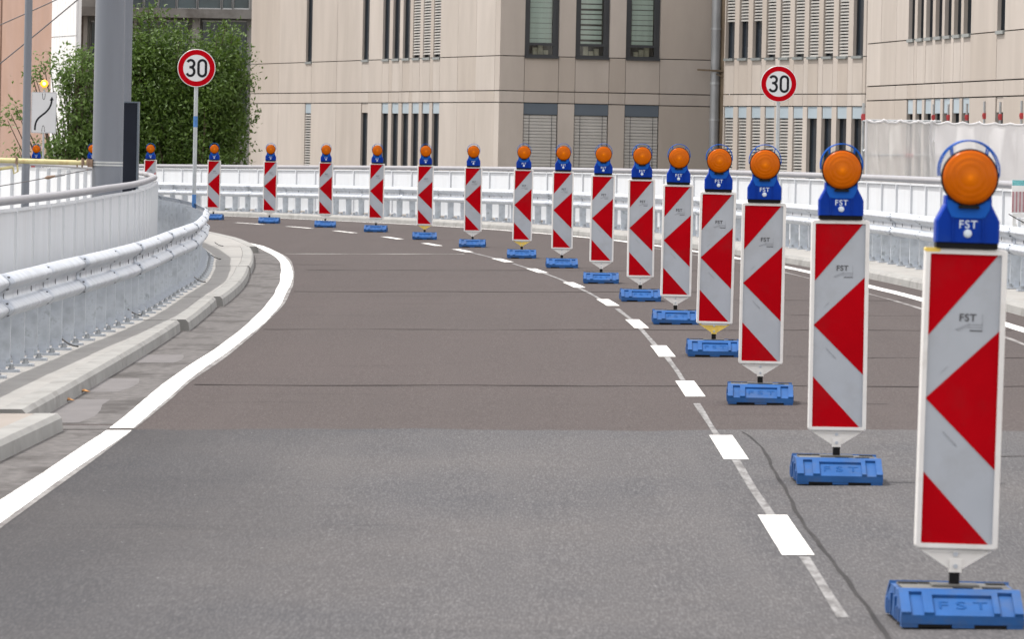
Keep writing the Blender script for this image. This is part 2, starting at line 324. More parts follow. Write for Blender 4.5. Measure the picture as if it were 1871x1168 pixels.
class MB:
    def __init__(s): s.v = []; s.f = []; s.m = []; s.sm = []
    def add(s, verts, faces, mi=0, smooth=False):
        k = len(s.v); s.v += [tuple(map(float, p)) for p in verts]
        for f in faces: s.f.append(tuple(k + i for i in f)); s.m.append(mi); s.sm.append(smooth)
        return s
    def obox(s, o, ax, ay, az, mi=0):
        """box from corner o with edge vectors"""
        o, ax, ay, az = map(np.array, (o, ax, ay, az))
        v = [o, o + ax, o + ax + ay, o + ay, o + az, o + ax + az, o + ax + ay + az, o + ay + az]
        f = [(0, 3, 2, 1), (4, 5, 6, 7), (0, 1, 5, 4), (1, 2, 6, 5), (2, 3, 7, 6), (3, 0, 4, 7)]
        if np.dot(np.cross(ax, ay), az) < 0: f = [q[::-1] for q in f]
        return s.add(v, f, mi)
    def box(s, c, sz, mi=0):
        c = np.array(c, float); h = np.array(sz, float) / 2
        return s.obox(c - h, (2 * h[0], 0, 0), (0, 2 * h[1], 0), (0, 0, 2 * h[2]), mi)
    def prism(s, poly, y0, y1, mi=0, smooth=False):
        """polygon in x,z (counter-clockwise seen from -y) extruded from y0 (front) to y1"""
        n = len(poly)
        v = [(x, y0, z) for x, z in poly] + [(x, y1, z) for x, z in poly]
        s.add(v, [tuple(range(n)), tuple(range(2 * n - 1, n - 1, -1))], mi)
        s.add(v, [(i, i + n, (i + 1) % n + n, (i + 1) % n) for i in range(n)], mi, smooth)
        return s
    def tube(s, path, r, n=10, mi=0, caps=True, smooth=True):
        path = [np.array(p, float) for p in path]; N = len(path)
        rr = r if hasattr(r, '__len__') else [r] * N
        V = []; t0 = None; a = None
        for i in range(N):
            t = path[min(i + 1, N - 1)] - path[max(i - 1, 0)]; t = t / (np.linalg.norm(t) + 1e-9)
            if a is None:
                a = np.cross(t, (0, 0, 1) if abs(t[2]) < 0.9 else (1, 0, 0))
            a = a - t * np.dot(a, t); a = a / np.linalg.norm(a); b = np.cross(t, a)
            for k in range(n):
                th = 2 * math.pi * k / n
                V.append(path[i] + rr[i] * (math.cos(th) * a + math.sin(th) * b))
        F = []
        for i in range(N - 1):
            for k in range(n):
                F.append((i * n + k, i * n + (k + 1) % n, (i + 1) * n + (k + 1) % n, (i + 1) * n + k))
        s.add(V, F, mi, smooth)
        if caps: s.add(V, [tuple(range(n))[::-1], tuple(range((N - 1) * n, N * n))], mi)
        return s
    def lathe_y(s, cx, cz, prof, n=28, mi=0, smooth=True):
        """profile list of (radius, y) turned round the y axis at cx, cz"""
        V = []
        for r, y in prof:
            for k in range(n):
                th = 2 * math.pi * k / n; V.append((cx + r * math.cos(th), y, cz + r * math.sin(th)))
        F = []
        for i in range(len(prof) - 1):
            for k in range(n):
                F.append((i * n + k, i * n + (k + 1) % n, (i + 1) * n + (k + 1) % n, (i + 1) * n + k))
        return s.add(V, F, mi, smooth)
    def mesh(s, name, mats, off=(0, 0, 0)):
        me = bpy.data.meshes.new(name)
        v = np.array(s.v, float) - np.array(off, float)
        me.from_pydata([tuple(p) for p in v], [], s.f)
        for m in mats: me.materials.append(M[m])
        me.polygons.foreach_set('material_index', s.m); me.polygons.foreach_set('use_smooth', s.sm)
        me.update(); return me
    def build(s, name, mats, parent=None, loc=None, world=True):
        """link as one mesh object; with world=True vertices are in world space and moved into the parent's frame"""
        if isinstance(mats, str): mats = [mats]
        off = (0, 0, 0)
        if parent is not None and world: off = origin_of(parent)
        o = bpy.data.objects.new(name, s.mesh(name, mats, off)); COL.objects.link(o)
        if parent is not None: o.parent = parent
        if loc is not None: o.location = loc
        return o

def origin_of(o):
    p = np.zeros(3)
    while o is not None: p = p + np.array(o.location); o = o.parent
    return p

def link_mesh(name, me, parent, loc=(0, 0, 0), rz=0.0):
    o = bpy.data.objects.new(name, me); COL.objects.link(o); o.parent = parent; o.location = loc; o.rotation_euler = (0, 0, rz); return o

def rrect(x0, x1, z0, z1, r, k=4):
    P = []
    for cx, cz, a in ((x1 - r, z0 + r, -90), (x1 - r, z1 - r, 0), (x0 + r, z1 - r, 90), (x0 + r, z0 + r, 180)):
        for i in range(k + 1):
            t = R_(a + 90 * i / k); P.append((cx + r * math.cos(t), cz + r * math.sin(t)))
    return P

def stroke(mb, pts, w, y, th, mi=0):
    """flat stroke of width w along x,z points, front face at y, thickness th behind"""
    pts = [np.array(p, float) for p in pts]; L, Rr = [], []
    for i in range(len(pts)):
        t = pts[min(i + 1, len(pts) - 1)] - pts[max(i - 1, 0)]; t /= np.linalg.norm(t)
        nrm = np.array((-t[1], t[0])); L.append(pts[i] + nrm * w / 2); Rr.append(pts[i] - nrm * w / 2)
    for i in range(len(pts) - 1):
        q = [Rr[i], Rr[i + 1], L[i + 1], L[i]]
        mb.add([(p[0], y, p[1]) for p in q], [(0, 1, 2, 3)], mi)

def arc(cx, cz, rx, rz, a0, a1, n=14):
    return [(cx + rx * math.cos(R_(a0 + (a1 - a0) * i / n)), cz + rz * math.sin(R_(a0 + (a1 - a0) * i / n))) for i in range(n + 1)]

def text_mesh(name, s, size, mats, extrude=0.0008, bold=0.0, spacing=1.0):
    cu = bpy.data.curves.new(name, 'FONT'); cu.body = s; cu.size = size; cu.extrude = extrude; cu.offset = bold
    cu.align_x = 'CENTER'; cu.align_y = 'CENTER'; cu.space_character = spacing
    ob = bpy.data.objects.new(name, cu); COL.objects.link(ob)
    dg = bpy.context.evaluated_depsgraph_get(); me = bpy.data.meshes.new_from_object(ob.evaluated_get(dg))
    COL.objects.unlink(ob); bpy.data.objects.remove(ob); bpy.data.curves.remove(cu)
    me.name = name; me.materials.clear(); me.materials.append(M[mats]); return me

# ------------------------------------------------------------------ the lie of the road
REF = np.array([(1.18, 31.3), (1.21, 40.3), (1.24, 49.9), (1.21, 58.9), (1.14, 67.8), (0.99, 76.8), (0.71, 86.2), (0.36, 95.8), (-0.14, 104.4), (-0.83, 114.0),
                (-1.34, 121.0), (-2.16, 129.3), (-3.12, 137.9), (-4.25, 144.75), (-5.46, 151.2)])
_k = REF[:, 1] >= 49
_t = (REF[_k, 1] - 48) / 100
_c, *_ = np.linalg.lstsq(np.stack([_t ** 2, _t ** 3, _t ** 4, _t ** 5], 1), REF[_k, 0] - 1.22, rcond=None)
YE = 150.0
def _poly(Y):
    t = (Y - 48) / 100; return 1.22 + _c[0] * t ** 2 + _c[1] * t ** 3 + _c[2] * t ** 4 + _c[3] * t ** 5
def _dpoly(Y):
    t = (Y - 48) / 100; return (2 * _c[0] * t + 3 * _c[1] * t ** 2 + 4 * _c[2] * t ** 3 + 5 * _c[3] * t ** 4) / 100
XE, SE = _poly(YE), _dpoly(YE)
def xr(Y):
    if Y < 48: return 1.22 - 0.0022 * (48 - Y)
    if Y < YE: return _poly(Y)
    d = Y - YE; return XE + SE * d - d * d / 760.0
def dxr(Y):
    if Y < 48: return 0.0022
    if Y < YE: return _dpoly(Y)
    return SE - 2 * (Y - YE) / 760.0
def grade(Y):
    t = Y - 95; g = -0.0022 * (t + math.sqrt(t * t + 400)) / 2
    return g - 5.6e-5 * max(0, Y - 140) ** 2
def bank(Y): return 0.018 * min(1, max(0, (175 - Y) / 50))
def P(Y, off, dz=0.0):
    s = dxr(Y); n = math.sqrt(1 + s * s)
    return np.array((xr(Y) + off / n, Y - off * s / n, bank(Y) * off + grade(Y) + dz))
def heading(Y): return math.atan(-dxr(Y))            # rotation about z of the lane direction (+y) at Y
def tab(T):
    ys = [a for a, b in T]; os_ = [b for a, b in T]
    return lambda Y: float(np.interp(Y, ys, os_))
def ray(px, py):
    d = _f + (px - 935.5) / FPX * CR + (584 - py) / FPX * CU
    return d / d[1]
YMIN, YMAX = -25.0, 225.0
def stations(a, b, step=2.0):
    n = max(1, int(math.ceil((b - a) / step))); return [a + (b - a) * i / n for i in range(n + 1)]
def strip(mb, a, b, o0, o1, dz, step=2.0, mi=0):
    """sheet between offset functions o0 < o1"""
    o0 = o0 if callable(o0) else (lambda Y, v=o0: v); o1 = o1 if callable(o1) else (lambda Y, v=o1: v)
    S = stations(a, b, step); V = []
    for Y in S: V += [P(Y, o0(Y), dz), P(Y, o1(Y), dz)]
    mb.add(V, [(2 * i, 2 * i + 1, 2 * i + 3, 2 * i + 2) for i in range(len(S) - 1)], mi)
def solid(mb, a, b, o0, o1, z0, z1, step=2.0, mi=0, top=None):
    """closed bar along the road between two offsets and two heights"""
    o0 = o0 if callable(o0) else (lambda Y, v=o0: v); o1 = o1 if callable(o1) else (lambda Y, v=o1: v)
    S = stations(a, b, step); V = []
    for Y in S: V += [P(Y, o0(Y), z0), P(Y, o1(Y), z0), P(Y, o1(Y), z1), P(Y, o0(Y), z1)]
    F = []
    for i in range(len(S) - 1):
        k = 4 * i
        F += [(k, k + 4, k + 5, k + 1), (k + 1, k + 5, k + 6, k + 2), (k + 2, k + 6, k + 7, k + 3), (k + 3, k + 7, k + 4, k)]
    e = 4 * (len(S) - 1)
    F += [(0, 1, 2, 3), (e + 3, e + 2, e + 1, e)]
    mb.add(V, F, mi)

# ------------------------------------------------------------------ ground, road, pavements
g = MB(); g.add([(-3000, -3000, -6.5), (3000, -3000, -6.5), (3000, 3000, -6.5), (-3000, 3000, -6.5)], [(0, 1, 2, 3)])
tag(g.build('ground', 'ground'), kind='structure')

dk = MB(); solid(dk, YMIN, YMAX, -6.2, 6.2, -0.9, -0.03, 3)
tag(dk.build('bridge_deck', 'deck'), 'grey concrete deck carrying the road', kind='structure')
for Yp in (20, 60, 100, 140, 180, 215):
    pm = MB(); c = P(Yp, 0)
    pm.tube([(c[0], c[1], -6.5), (c[0], c[1], -0.95)], 0.7, 16)
    tag(pm.build('bridge_pier', 'deck'), kind='structure')

NEAR_END = 42.7
road = MB(); strip(road, NEAR_END - 0.9, YMAX, -5.9, 5.9, 0.0, 2.0)
road = tag(road.build('road', 'asphalt_far'), 'brownish grey asphalt carriageway curving to the left', kind='structure')
nr = MB(); strip(nr, YMIN, NEAR_END - 1, -5.9, 5.9, 0.0, 3.0)
V = []
for i in range(121):
    o_ = -5.9 + 11.8 * i / 120; V += [P(NEAR_END - 1, o_, 0.0), P(NEAR_END + 0.10 * math.sin(o_ * 2.3) + 0.06 * math.sin(o_ * 7.1 + 1) + random.uniform(-0.05, 0.05), o_, 0.0004)]
nr.add(V, [(2 * i, 2 * i + 2, 2 * i + 3, 2 * i + 1) for i in range(120)])
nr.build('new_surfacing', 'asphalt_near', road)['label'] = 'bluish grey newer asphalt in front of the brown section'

def on_road(name, mats, a, b, o0, o1, dz, step=1.0, label=None):
    m = MB(); strip(m, a, b, o0, o1, dz, step); o = m.build(name, mats, road)
    if label: o['label'] = label
    return o
LEDGE = tab([(0, -3.48), (42, -3.48), (51, -3.56), (66, -3.54), (83, -3.45), (93, -3.32), (107, -3.09), (119, -2.97), (130, -3.03), (230, -3.05)])
REDGE = tab([(0, 3.36), (85, 3.42), (100, 3.52), (128, 3.62), (230, 3.55)])
# gutter along the kerb
gut_in = lambda Y: LEDGE(Y) + 0.02
on_road('gutter_strip', 'gutter', 43.4, 150, -4.6, gut_in, 0.0008, 1.0, 'mottled darker asphalt gutter beside the kerb')
on_road('asphalt_patch', 'patch', 43.6, 47.6, -4.4, lambda Y: -3.78 + 0.04 * math.sin(Y * 1.3), 0.0016)
on_road('asphalt_patch', 'patch', 49.0, 51.8, -4.4, lambda Y: -3.82 + 0.03 * math.sin(Y * 1.9), 0.0016)
on_road('asphalt_patch', 'patch', 55.5, 57.6, -4.4, lambda Y: -3.78 + 0.03 * math.sin(Y * 1.7), 0.0016)
on_road('gutter_strip', 'gutter', 20, 43.2, -4.2, lambda Y: -3.55, 0.0008)
def wob(o, amp, k, ph=0.0): return lambda Y: (o(Y) if callable(o) else o) + amp * math.sin(Y * k + ph) + 0.5 * amp * math.sin(Y * k * 2.7 + 1 + ph)
e1 = wob(lambda Y: LEDGE(Y) - 0.066, 0.007, 0.32); e2 = wob(lambda Y: LEDGE(Y) + 0.078, 0.007, 0.27, 2)
on_road('edge_line', 'paint', -20, 42.45, e1, e2, 0.003, 0.5)
on_road('edge_line', 'paint', 42.75, 185, e1, e2, 0.003, 0.5)
on_road('worn_paint_ghost', 'ghost', 42.75, 110, lambda Y: e2(Y) + 0.002, wob(lambda Y: LEDGE(Y) + 0.105, 0.006, 0.25), 0.002, 0.5)
on_road('worn_paint_ghost', 'ghost', -20, 42.45, lambda Y: e2(Y) + 0.002, wob(lambda Y: LEDGE(Y) + 0.10, 0.006, 0.25), 0.002, 0.5)
on_road('edge_line', 'paint', -20, 190, wob(lambda Y: REDGE(Y) - 0.07, 0.006, 0.8), wob(lambda Y: REDGE(Y) + 0.08, 0.006, 0.7, 1), 0.003, 1.0)
on_road('worn_paint_ghost', 'ghost', 20, 118, wob(lambda Y: REDGE(Y) - 0.36, 0.01, 0.5), wob(lambda Y: REDGE(Y) - 0.31, 0.012, 0.6), 0.002, 1.0)
# lane dashes 3 m long, 6 m apart
DASH = [4.4, 13.3, 22.2, 31.3, 40.3, 49.9, 58.9, 67.8, 76.8, 86.2, 95.8, 104.4, 114.0, 121.0, 129.3, 137.9, 144.75, 151.2, 158.5, 166, 174, 182]
for i, Y in enumerate(DASH):
    w0 = 0.066
    on_road('lane_dash', 'paint', Y - 1.6, Y + 1.6, -w0, w0, 0.003, 0.8)
    if i + 1 < len(DASH) and 25 < Y < 112:
        Yn = DASH[i + 1]; d0 = -0.03 if i % 2 else -0.045
        on_road('old_line_trace', 'oldpaint', Y + 1.65, Yn - 1.65 - (1.2 if i % 3 == 1 else 0.0), wob(d0 + 0.004, 0.003, 0.4, i), wob(d0 + 0.045, 0.004, 0.5, i * 2), 0.002, 0.4)
on_road('old_line_trace', 'oldpaint', 25.8, 29.6, wob(-0.005, 0.004, 0.5), wob(0.042, 0.004, 0.4), 0.002, 0.3)
# transverse joints
for Yj, w, mm, a, b in ((50.45, 0.20, 'seam', -3.4, 3.2), (65.6, 0.22, 'seam', -0.6, 3.3), (65.6, 0.10, 'seam', -3.4, -0.6), (82.2, 0.28, 'seam', -3.3, 1.3), (110.4, 0.38, 'paleseam', -2.9, -0.2), (96.0, 0.2, 'seam', -3.0, 3.0), (57.2, 0.10, 'seam', 1.5, 3.3), (71.2, 0.12, 'seam', 1.6, 3.3), (78, 0.12, 'seam', 1.3, 3.3), (34.2, 0.12, 'seam', 1.9, 3.4), (39.2, 0.12, 'seam', 1.2, 3.4), (NEAR_END - 0.15, 0.16, 'seam', -4.3, -3.42)):
    m = MB(); wj = 0.012
    V = []; n = 24
    for i in range(n + 1):
        o = a + (b - a) * i / n; yy = Yj + 0.07 * math.sin(o * 3.1 + Yj) + 0.03 * math.sin(o * 11 + Yj)
        ww = w * (0.65 + 0.35 * math.sin(o * 5 + Yj * 2))
        V += [P(yy - ww / 2, o, 0.0024), P(yy + ww / 2, o, 0.0024)]
    m.add(V, [(2 * i, 2 * i + 2, 2 * i + 3, 2 * i + 1) for i in range(n)])
    m.build('transverse_joint', mm, road)
# sealed crack meandering beside the beacons
m = MB(); V = []
CR_P = [(10, 1.34), (20, 1.30), (24.5, 1.285), (26.6, 1.300), (28.2, 1.306), (29.7, 1.296), (31.4, 1.296), (33.5, 1.311), (35.5, 1.335), (37.3, 1.355), (39.3, 1.378), (41.0, 1.381), (42.3, 1.359), (42.75, 1.32)]
for i in range(90):
    Y = 10 + 32.4 * i / 89; X = np.interp(Y, [a for a, b in CR_P], [b for a, b in CR_P]) + 0.004 * math.sin(Y * 1.3) + 0.003 * math.sin(Y * 4.1)
    w = 0.0085 * (0.6 if Y > 40 else 1) * (1 + 0.2 * math.sin(Y * 2.3)); o = X - xr(Y)
    V += [P(Y, o - w, 0.0024), P(Y, o + w, 0.0024)]
m.add(V, [(2 * i, 2 * i + 1, 2 * i + 3, 2 * i + 2) for i in range(89)]); m.build('sealed_crack', 'tar', road)

# pavements: slabs and kerb stones stepping along the curve
PAVZ = 0.10
pvl = MB(); solid(pvl, YMIN, YMAX, -6.2, -4.75, -0.02, PAVZ - 0.012, 3)
pvl = tag(pvl.build('pavement_left', 'concrete'), 'narrow raised concrete strip behind the inner kerb', kind='structure')
LST = [(-20, -5, -3.88, -3.88), (-5, 10, -3.88, -3.88), (10, 26, -3.88, -3.88), (26, 38.0, -3.88, -3.87), (38.0, 42.4, -3.87, -3.80), (43.0, 54, -4.05, -4.09), (54, 64.8, -4.09, -4.12), (64.95, 69.5, -4.05, -4.06), (69.5, 74.6, -4.06, -4.06),
       (74.75, 84, -4.0, -3.89), (84, 93.2, -3.89, -3.79), (93.35, 102, -3.77, -3.60), (102, 111, -3.60, -3.40), (111.2, 122, -3.28, -3.16), (122, 134, -3.16, -3.18), (134, 146, -3.18, -3.2), (146, 158, -3.2, -3.2), (158, 172, -3.2, -3.2), (172, 190, -3.2, -3.2)]
for a, b, o0, o1 in LST:
    fr = lambda Y, a=a, b=b, o0=o0, o1=o1: o0 + (o1 - o0) * (Y - a) / (b - a)
    kw = 0.16
    m = MB(); solid(m, a + 0.012, b - 0.012, -4.78, lambda Y: fr(Y) - kw, -0.02, PAVZ, 1.5)
    m.build('pavement_slab', 'tan' if b < 42.6 else 'concrete', pvl)
    # kerb with a chamfered front edge
    k = MB(); S = stations(a + 0.012, b - 0.012, 1.5); V = []
    for Y in S:
        f_ = fr(Y); V += [P(Y, f_ - kw + 0.004, -0.03), P(Y, f_ + 0.015, -0.03), P(Y, f_, PAVZ - 0.025), P(Y, f_ - 0.025, PAVZ + 0.002), P(Y, f_ - kw + 0.004, PAVZ + 0.002)]
    n = len(S)
    F = [(5 * i + j, 5 * (i + 1) + j, 5 * (i + 1) + (j + 1) % 5, 5 * i + (j + 1) % 5) for i in range(n - 1) for j in range(5)]
    e = 5 * (n - 1); F += [(0, 1, 2, 3, 4), (e + 4, e + 3, e + 2, e + 1, e)]
    k.add(V, F); k.build('kerb_stone', 'kerb', pvl)
pvr = MB(); solid(pvr, YMIN, YMAX, 4.6, 6.2, -0.02, PAVZ - 0.012, 3)
pvr = tag(pvr.build('pavement_right', 'concrete'), 'pale raised concrete strip behind the outer kerb', kind='structure')
a = -20.0
while a < 200:
    b = a + 5.0
    m = MB(); solid(m, a + 0.01, b - 0.01, 4.005, 4.63, -0.02, PAVZ, 1.7); m.build('pavement_slab', 'concrete', pvr)
    k = MB(); S = stations(a + 0.01, b - 0.01, 1.7); V = []
    for Y in S:
        f_ = 3.85; V += [P(Y, f_ + 0.151, -0.03), P(Y, f_ + 0.151, PAVZ + 0.002), P(Y, f_ + 0.025, PAVZ + 0.002), P(Y, f_, PAVZ - 0.025), P(Y, f_ - 0.015, -0.03)]
    n = len(S)
    F = [(5 * i + j, 5 * (i + 1) + j, 5 * (i + 1) + (j + 1) % 5, 5 * i + (j + 1) % 5) for i in range(n - 1) for j in range(5)]
    e = 5 * (n - 1); F += [(0, 1, 2, 3, 4), (e + 4, e + 3, e + 2, e + 1, e)]
    k.add(V, F); k.build('kerb_stone', 'kerb', pvr)
    a = b

# ------------------------------------------------------------------ buildings
CLADS = ['clad', 'clad', 'clad2', 'clad3']
def plane_hit(px, py, O, D):
    """where the sight line meets the vertical plane through O along D: distance along D, height"""
    r = ray(px, py)
    A = np.array([[r[0], -D[0]], [r[1], -D[1]]]); t, s = np.linalg.solve(A, O)
    return s, CAMH + r[2] * t

def facade(parent, O, D, N, cols, rows, cell, groove=0.009):
    """cladding panels and windows on a wall that starts at O, runs along D and faces N"""
    D3, N3 = np.array((D[0], D[1], 0.0)), np.array((N[0], N[1], 0.0))
    at = lambda s, z, n=0.0: np.array((O[0], O[1], 0.0)) + D3 * s + N3 * n + np.array((0, 0, z))
    def blk(mb, s0, s1, z0, z1, n0, n1, mi=0): mb.obox(at(s0, z0, n0), D3 * (s1 - s0), N3 * (n1 - n0), np.array((0, 0, z1 - z0)), mi)
    for j in range(len(rows) - 1):
        for i in range(len(cols) - 1):
            s0, s1, z0, z1 = cols[i], cols[i + 1], rows[j], rows[j + 1]
            w = cell(i, j)
            if w is None: continue
            if w == 'panel':
                m = MB(); gz = 0.010 if j in (0, 4) else 0.013; dn = random.uniform(-0.006, 0.0)
                blk(m, s0 + groove, s1 - groove, z0 + gz, z1 - gz, -0.12, dn); m.build('cladding_panel', random.choice(CLADS), parent); continue
            # a window: frame > pane, blind_box, slats, sill
            depth = w.get('depth', 0.1); fw = w.get('fw', 0.04)
            f = MB(); zt = z1
            blk(f, s0, s0 + fw, z0, zt, -depth - 0.06, -depth + 0.02); blk(f, s1 - fw, s1, z0, zt, -depth - 0.06, -depth + 0.02)
            blk(f, s0 + fw, s1 - fw, z0, z0 + fw, -depth - 0.06, -depth + 0.02); blk(f, s0 + fw, s1 - fw, zt - fw, zt, -depth - 0.06, -depth + 0.02)
            tr = w.get('transom')
            if tr: blk(f, s0 + fw, s1 - fw, z0 + tr, z0 + tr + fw * 1.3, -depth - 0.06, -depth + 0.02)
            if w.get('sash'):
                q = w['sash']; blk(f, s0 + fw, s0 + fw + q, z0 + tr + fw * 1.3, zt - fw, -depth - 0.05, -depth + 0.005); blk(f, s1 - fw - q, s1 - fw, z0 + tr + fw * 1.3, zt - fw, -depth - 0.05, -depth + 0.005)
                blk(f, s0 + fw, s0 + fw + q * 0.9, z0 + fw, z0 + tr, -depth - 0.05, -depth + 0.005); blk(f, s1 - fw - q * 0.9, s1 - fw, z0 + fw, z0 + tr, -depth - 0.05, -depth + 0.005)
            win = f.build('window', 'frame', parent)
            p = MB(); blk(p, s0 + fw * 0.5, s1 - fw * 0.5, z0 + fw * 0.5, zt - fw * 0.5, -depth - 0.04, -depth - 0.025); p.build('pane', 'clearpane' if w.get('curtain') else 'pane', win)
            if w.get('curtain'):
                bk = MB(); blk(bk, s0, s1, z0, z1, -depth - 0.9, -depth - 0.8); bk.build('dark_interior', 'joint', win)
                q = w['sash']; zc = z0 + tr + fw; ns = w['curtain']; nst = 30; zz = zc
                for t in range(14):
                    hh = (zt - zc) / 14; gp = (0.06 if ns == 1 else 0.3 if ns == 2 else 0.12) * hh * (1.4 if t % 3 == 0 else 0.8)
                    c = MB(); lo = s0 + fw + q * (1.0 if ns != 3 else 1.5); hi = s1 - fw - q * (1.0 if ns != 2 else 1.2)
                    blk(c, lo, hi, zc + t * hh, zc + (t + 1) * hh - gp, -depth - 0.16, -depth - 0.15); c.build('curtain_band', 'curtain', win)
                for t in range(3):
                    c = MB(); a_ = s0 + (s1 - s0) * (0.3 + 0.16 * t); blk(c, a_, a_ + 0.13, z0 + fw, z0 + fw + 0.12 + 0.07 * ((t * 7 + ns) % 3), -depth - 0.3, -depth - 0.2); c.build('clutter', 'paper', win)
            if w.get('box'):
                bxm = MB(); blk(bxm, s0 + 0.004, s1 - 0.004, zt - w['bh'], zt - 0.01, -depth - 0.02, -0.03); bxm.build('blind_box', w['box'], win)
            if w.get('slats'):
                a0, a1 = w['slats']; pitch = w.get('pitch', 0.08); n = int(math.ceil((a1 - a0) / pitch))
                if w.get('single'):
                    for t in range(n):
                        sm_ = MB(); z = z0 + a1 - (t + 1) * pitch
                        sm_.obox(at(s0 + 0.02, z, -depth + 0.025), D3 * (s1 - s0 - 0.04), N3 * 0.028 + np.array((0, 0, -0.032)), np.array((0, 0, pitch * 0.62))); sm_.build('slat', 'slat', win)
                    for q in (0.17, 0.83):
                        cm = MB(); blk(cm, s0 + (s1 - s0) * q, s0 + (s1 - s0) * q + 0.012, z0 + a0, z0 + a1, -depth + 0.062, -depth + 0.07); cm.build('blind_cord', 'frame', win)
                else:
                    sm_ = MB()
                    for t in range(n):
                        z = z0 + a1 - (t + 1) * pitch
                        sm_.obox(at(s0 + 0.02, z, -depth + 0.028), D3 * (s1 - s0 - 0.04), N3 * 0.04 + np.array((0, 0, -0.02)), np.array((0, 0, pitch * 0.4)))
                    tag(sm_.build('blind', 'slat', win), kind='stuff')
            if w.get('sill', True):
                sl_ = MB(); blk(sl_, s0 + 0.006, s1 - 0.006, z0 - 0.055, z0 + 0.012, -depth, w.get('lip', 0.05)); sl_.build('sill', w.get('sillm', 'sill'), win)

ROWZ = [-1.0, 0.416, 2.74, 3.06, 4.016, 6.34, 6.66, 7.6]
CORNER_Y = 200.0
rc = ray(912.3, 150); CO = np.array((rc[0] * CORNER_Y, CORNER_Y))
DL = np.array((-0.21, 0.9777)); NL = np.array((-0.9777, -0.21))
DM = np.array((0.9777, 0.21)); NM = np.array((0.21, -0.9777))
def core(parent, name, pts, z0, z1, matname):
    """solid plan polygon pts from z0 to z1"""
    m = MB(); n = len(pts)
    V = [(x, y, z0) for x, y in pts] + [(x, y, z1) for x, y in pts]
    ar = sum(pts[i][0] * pts[(i + 1) % n][1] - pts[(i + 1) % n][0] * pts[i][1] for i in range(n))
    F = [tuple(range(n))[::-1], tuple(range(n, 2 * n))] + [(i, (i + 1) % n, (i + 1) % n + n, i + n) for i in range(n)]
    if ar < 0: F = [q[::-1] for q in F]
    m.add(V, F); return m.build(name, matname, parent)

bA = empty('office_building', (CO[0], CO[1], -6.5), 'beige panel-clad corner building with slit windows on its sunny side', 'building')
colsL_px = [912.3, 903.3, 868.6, 835.2, 803.1, 790.5, 784.9, 771.5, 765.9, 753, 747.4, 734.5, 728.4, 716, 709.9, 697.8, 672.9, 660.6, 614.4, 568.9, 557.9, 509.1, 460.5, 457.2]
colsL = [plane_hit(x, 150, CO, DL)[0] for x in colsL_px]; colsL[0] = 0.0
WL = {4: 'b', 6: 'b', 8: 'b', 10: 'n', 12: 'n', 14: 'n', 16: 'g', 19: 'f'}
WL = {colsL_px.index(803.1): 'b', colsL_px.index(784.9): 'b', colsL_px.index(765.9): 'b', colsL_px.index(747.4): 'n', colsL_px.index(728.4): 'n', colsL_px.index(709.9): 'n', colsL_px.index(672.9): 'g', colsL_px.index(568.9): 'f'}
def cellL(i, j):
    if j in (1, 4) and i in WL:
        k = WL[i]
        if j == 4: return dict(depth=0.085, fw=0.03, slats=(0.12, 2.2) if k == 'b' else None, lip=0.03, sillm='sillpale')
        d = dict(depth=0.085, fw=0.03, sill=False)
        if k != 'g': d.update(box='boxpale', bh=0.31)
        else: d.update(box='clad', bh=0.29)
        if k == 'f': d['slats'] = (0.0, 2.02)
        return d
    return 'panel'
facade(bA, CO, DL, NL, colsL, ROWZ, cellL)
sr = plane_hit(1311, 150, CO, DM)[0]
colsM = [0.0] + [plane_hit(x, 150, CO, DM)[0] for x in (957.8, 1020.2, 1050.7, 1112.6, 1142.7, 1205)] + [sr]
def cellM(i, j):
    if i in (1, 3, 5):
        if j == 4: return dict(depth=0.12, fw=0.055, transom=0.30, sash=0.10, curtain=(i + 1) // 2, lip=0.06, sillm='frame')
        if j == 1: return dict(depth=0.11, fw=0.04, slats=(0.0, 2.03), single=True, pitch=0.087, box='boxdark', bh=0.31, sill=False)
    return 'panel'
facade(bA, CO, DM, NM, colsM, ROWZ, cellM, 0.006)
LENL = colsL[-1]
pl = lambda s, n, D, N: CO + D * s + N * n
inn = 1.15
core(bA, 'wall_core', [pl(0.13, 0, DL, NL) + NL * -0.13, CO + DL * 0.13 + DM * 0.13, CO + DM * sr + DL * 0.13, CO + DM * sr + DL * LENL, CO + DL * LENL + DM * 0.13][1:], -1.0, 7.6, 'joint') if False else None
# core set back behind the glass of the window bays
core(bA, 'wall_core', [CO + DL * inn + DM * 0.14, CO + DM * 0.14 + DL * LENL, CO + DM * sr + DL * LENL, CO + DM * sr + DL * inn], -1.0, 7.55, 'joint')
for s0, s1 in ((0.0, colsM[1]), (colsM[2], colsM[3]), (colsM[4], colsM[5]), (colsM[6], sr)):
    core(bA, 'wall_pier', [CO + DM * (s0 + 0.14 if s0 == 0 else s0) + DL * 0.13, CO + DM * (s0 + 0.14 if s0 == 0 else s0) + DL * (inn - 0.01), CO + DM * s1 + DL * (inn - 0.01), CO + DM * s1 + DL * 0.13], -1.0, 7.55, 'joint')
for z0, z1 in ((-1.0, 0.41), (2.745, 4.01), (6.345, 7.5)):
    for s0, s1 in ((colsM[1] + .002, colsM[2] - .002), (colsM[3] + .002, colsM[4] - .002), (colsM[5] + .002, colsM[6] - .002)):
        core(bA, 'wall_spandrel', [CO + DM * s0 + DL * 0.135, CO + DM * s0 + DL * (inn - 0.02), CO + DM * s1 + DL * (inn - 0.02), CO + DM * s1 + DL * 0.135], z0, z1, 'joint')
core(bA, 'plinth', [CO + DL * 0.1 + DM * 0.1, CO + DM * 0.1 + DL * LENL, CO + DM * sr + DL * LENL, CO + DM * sr + DL * 0.1], -6.5, -1.0, 'clad3')
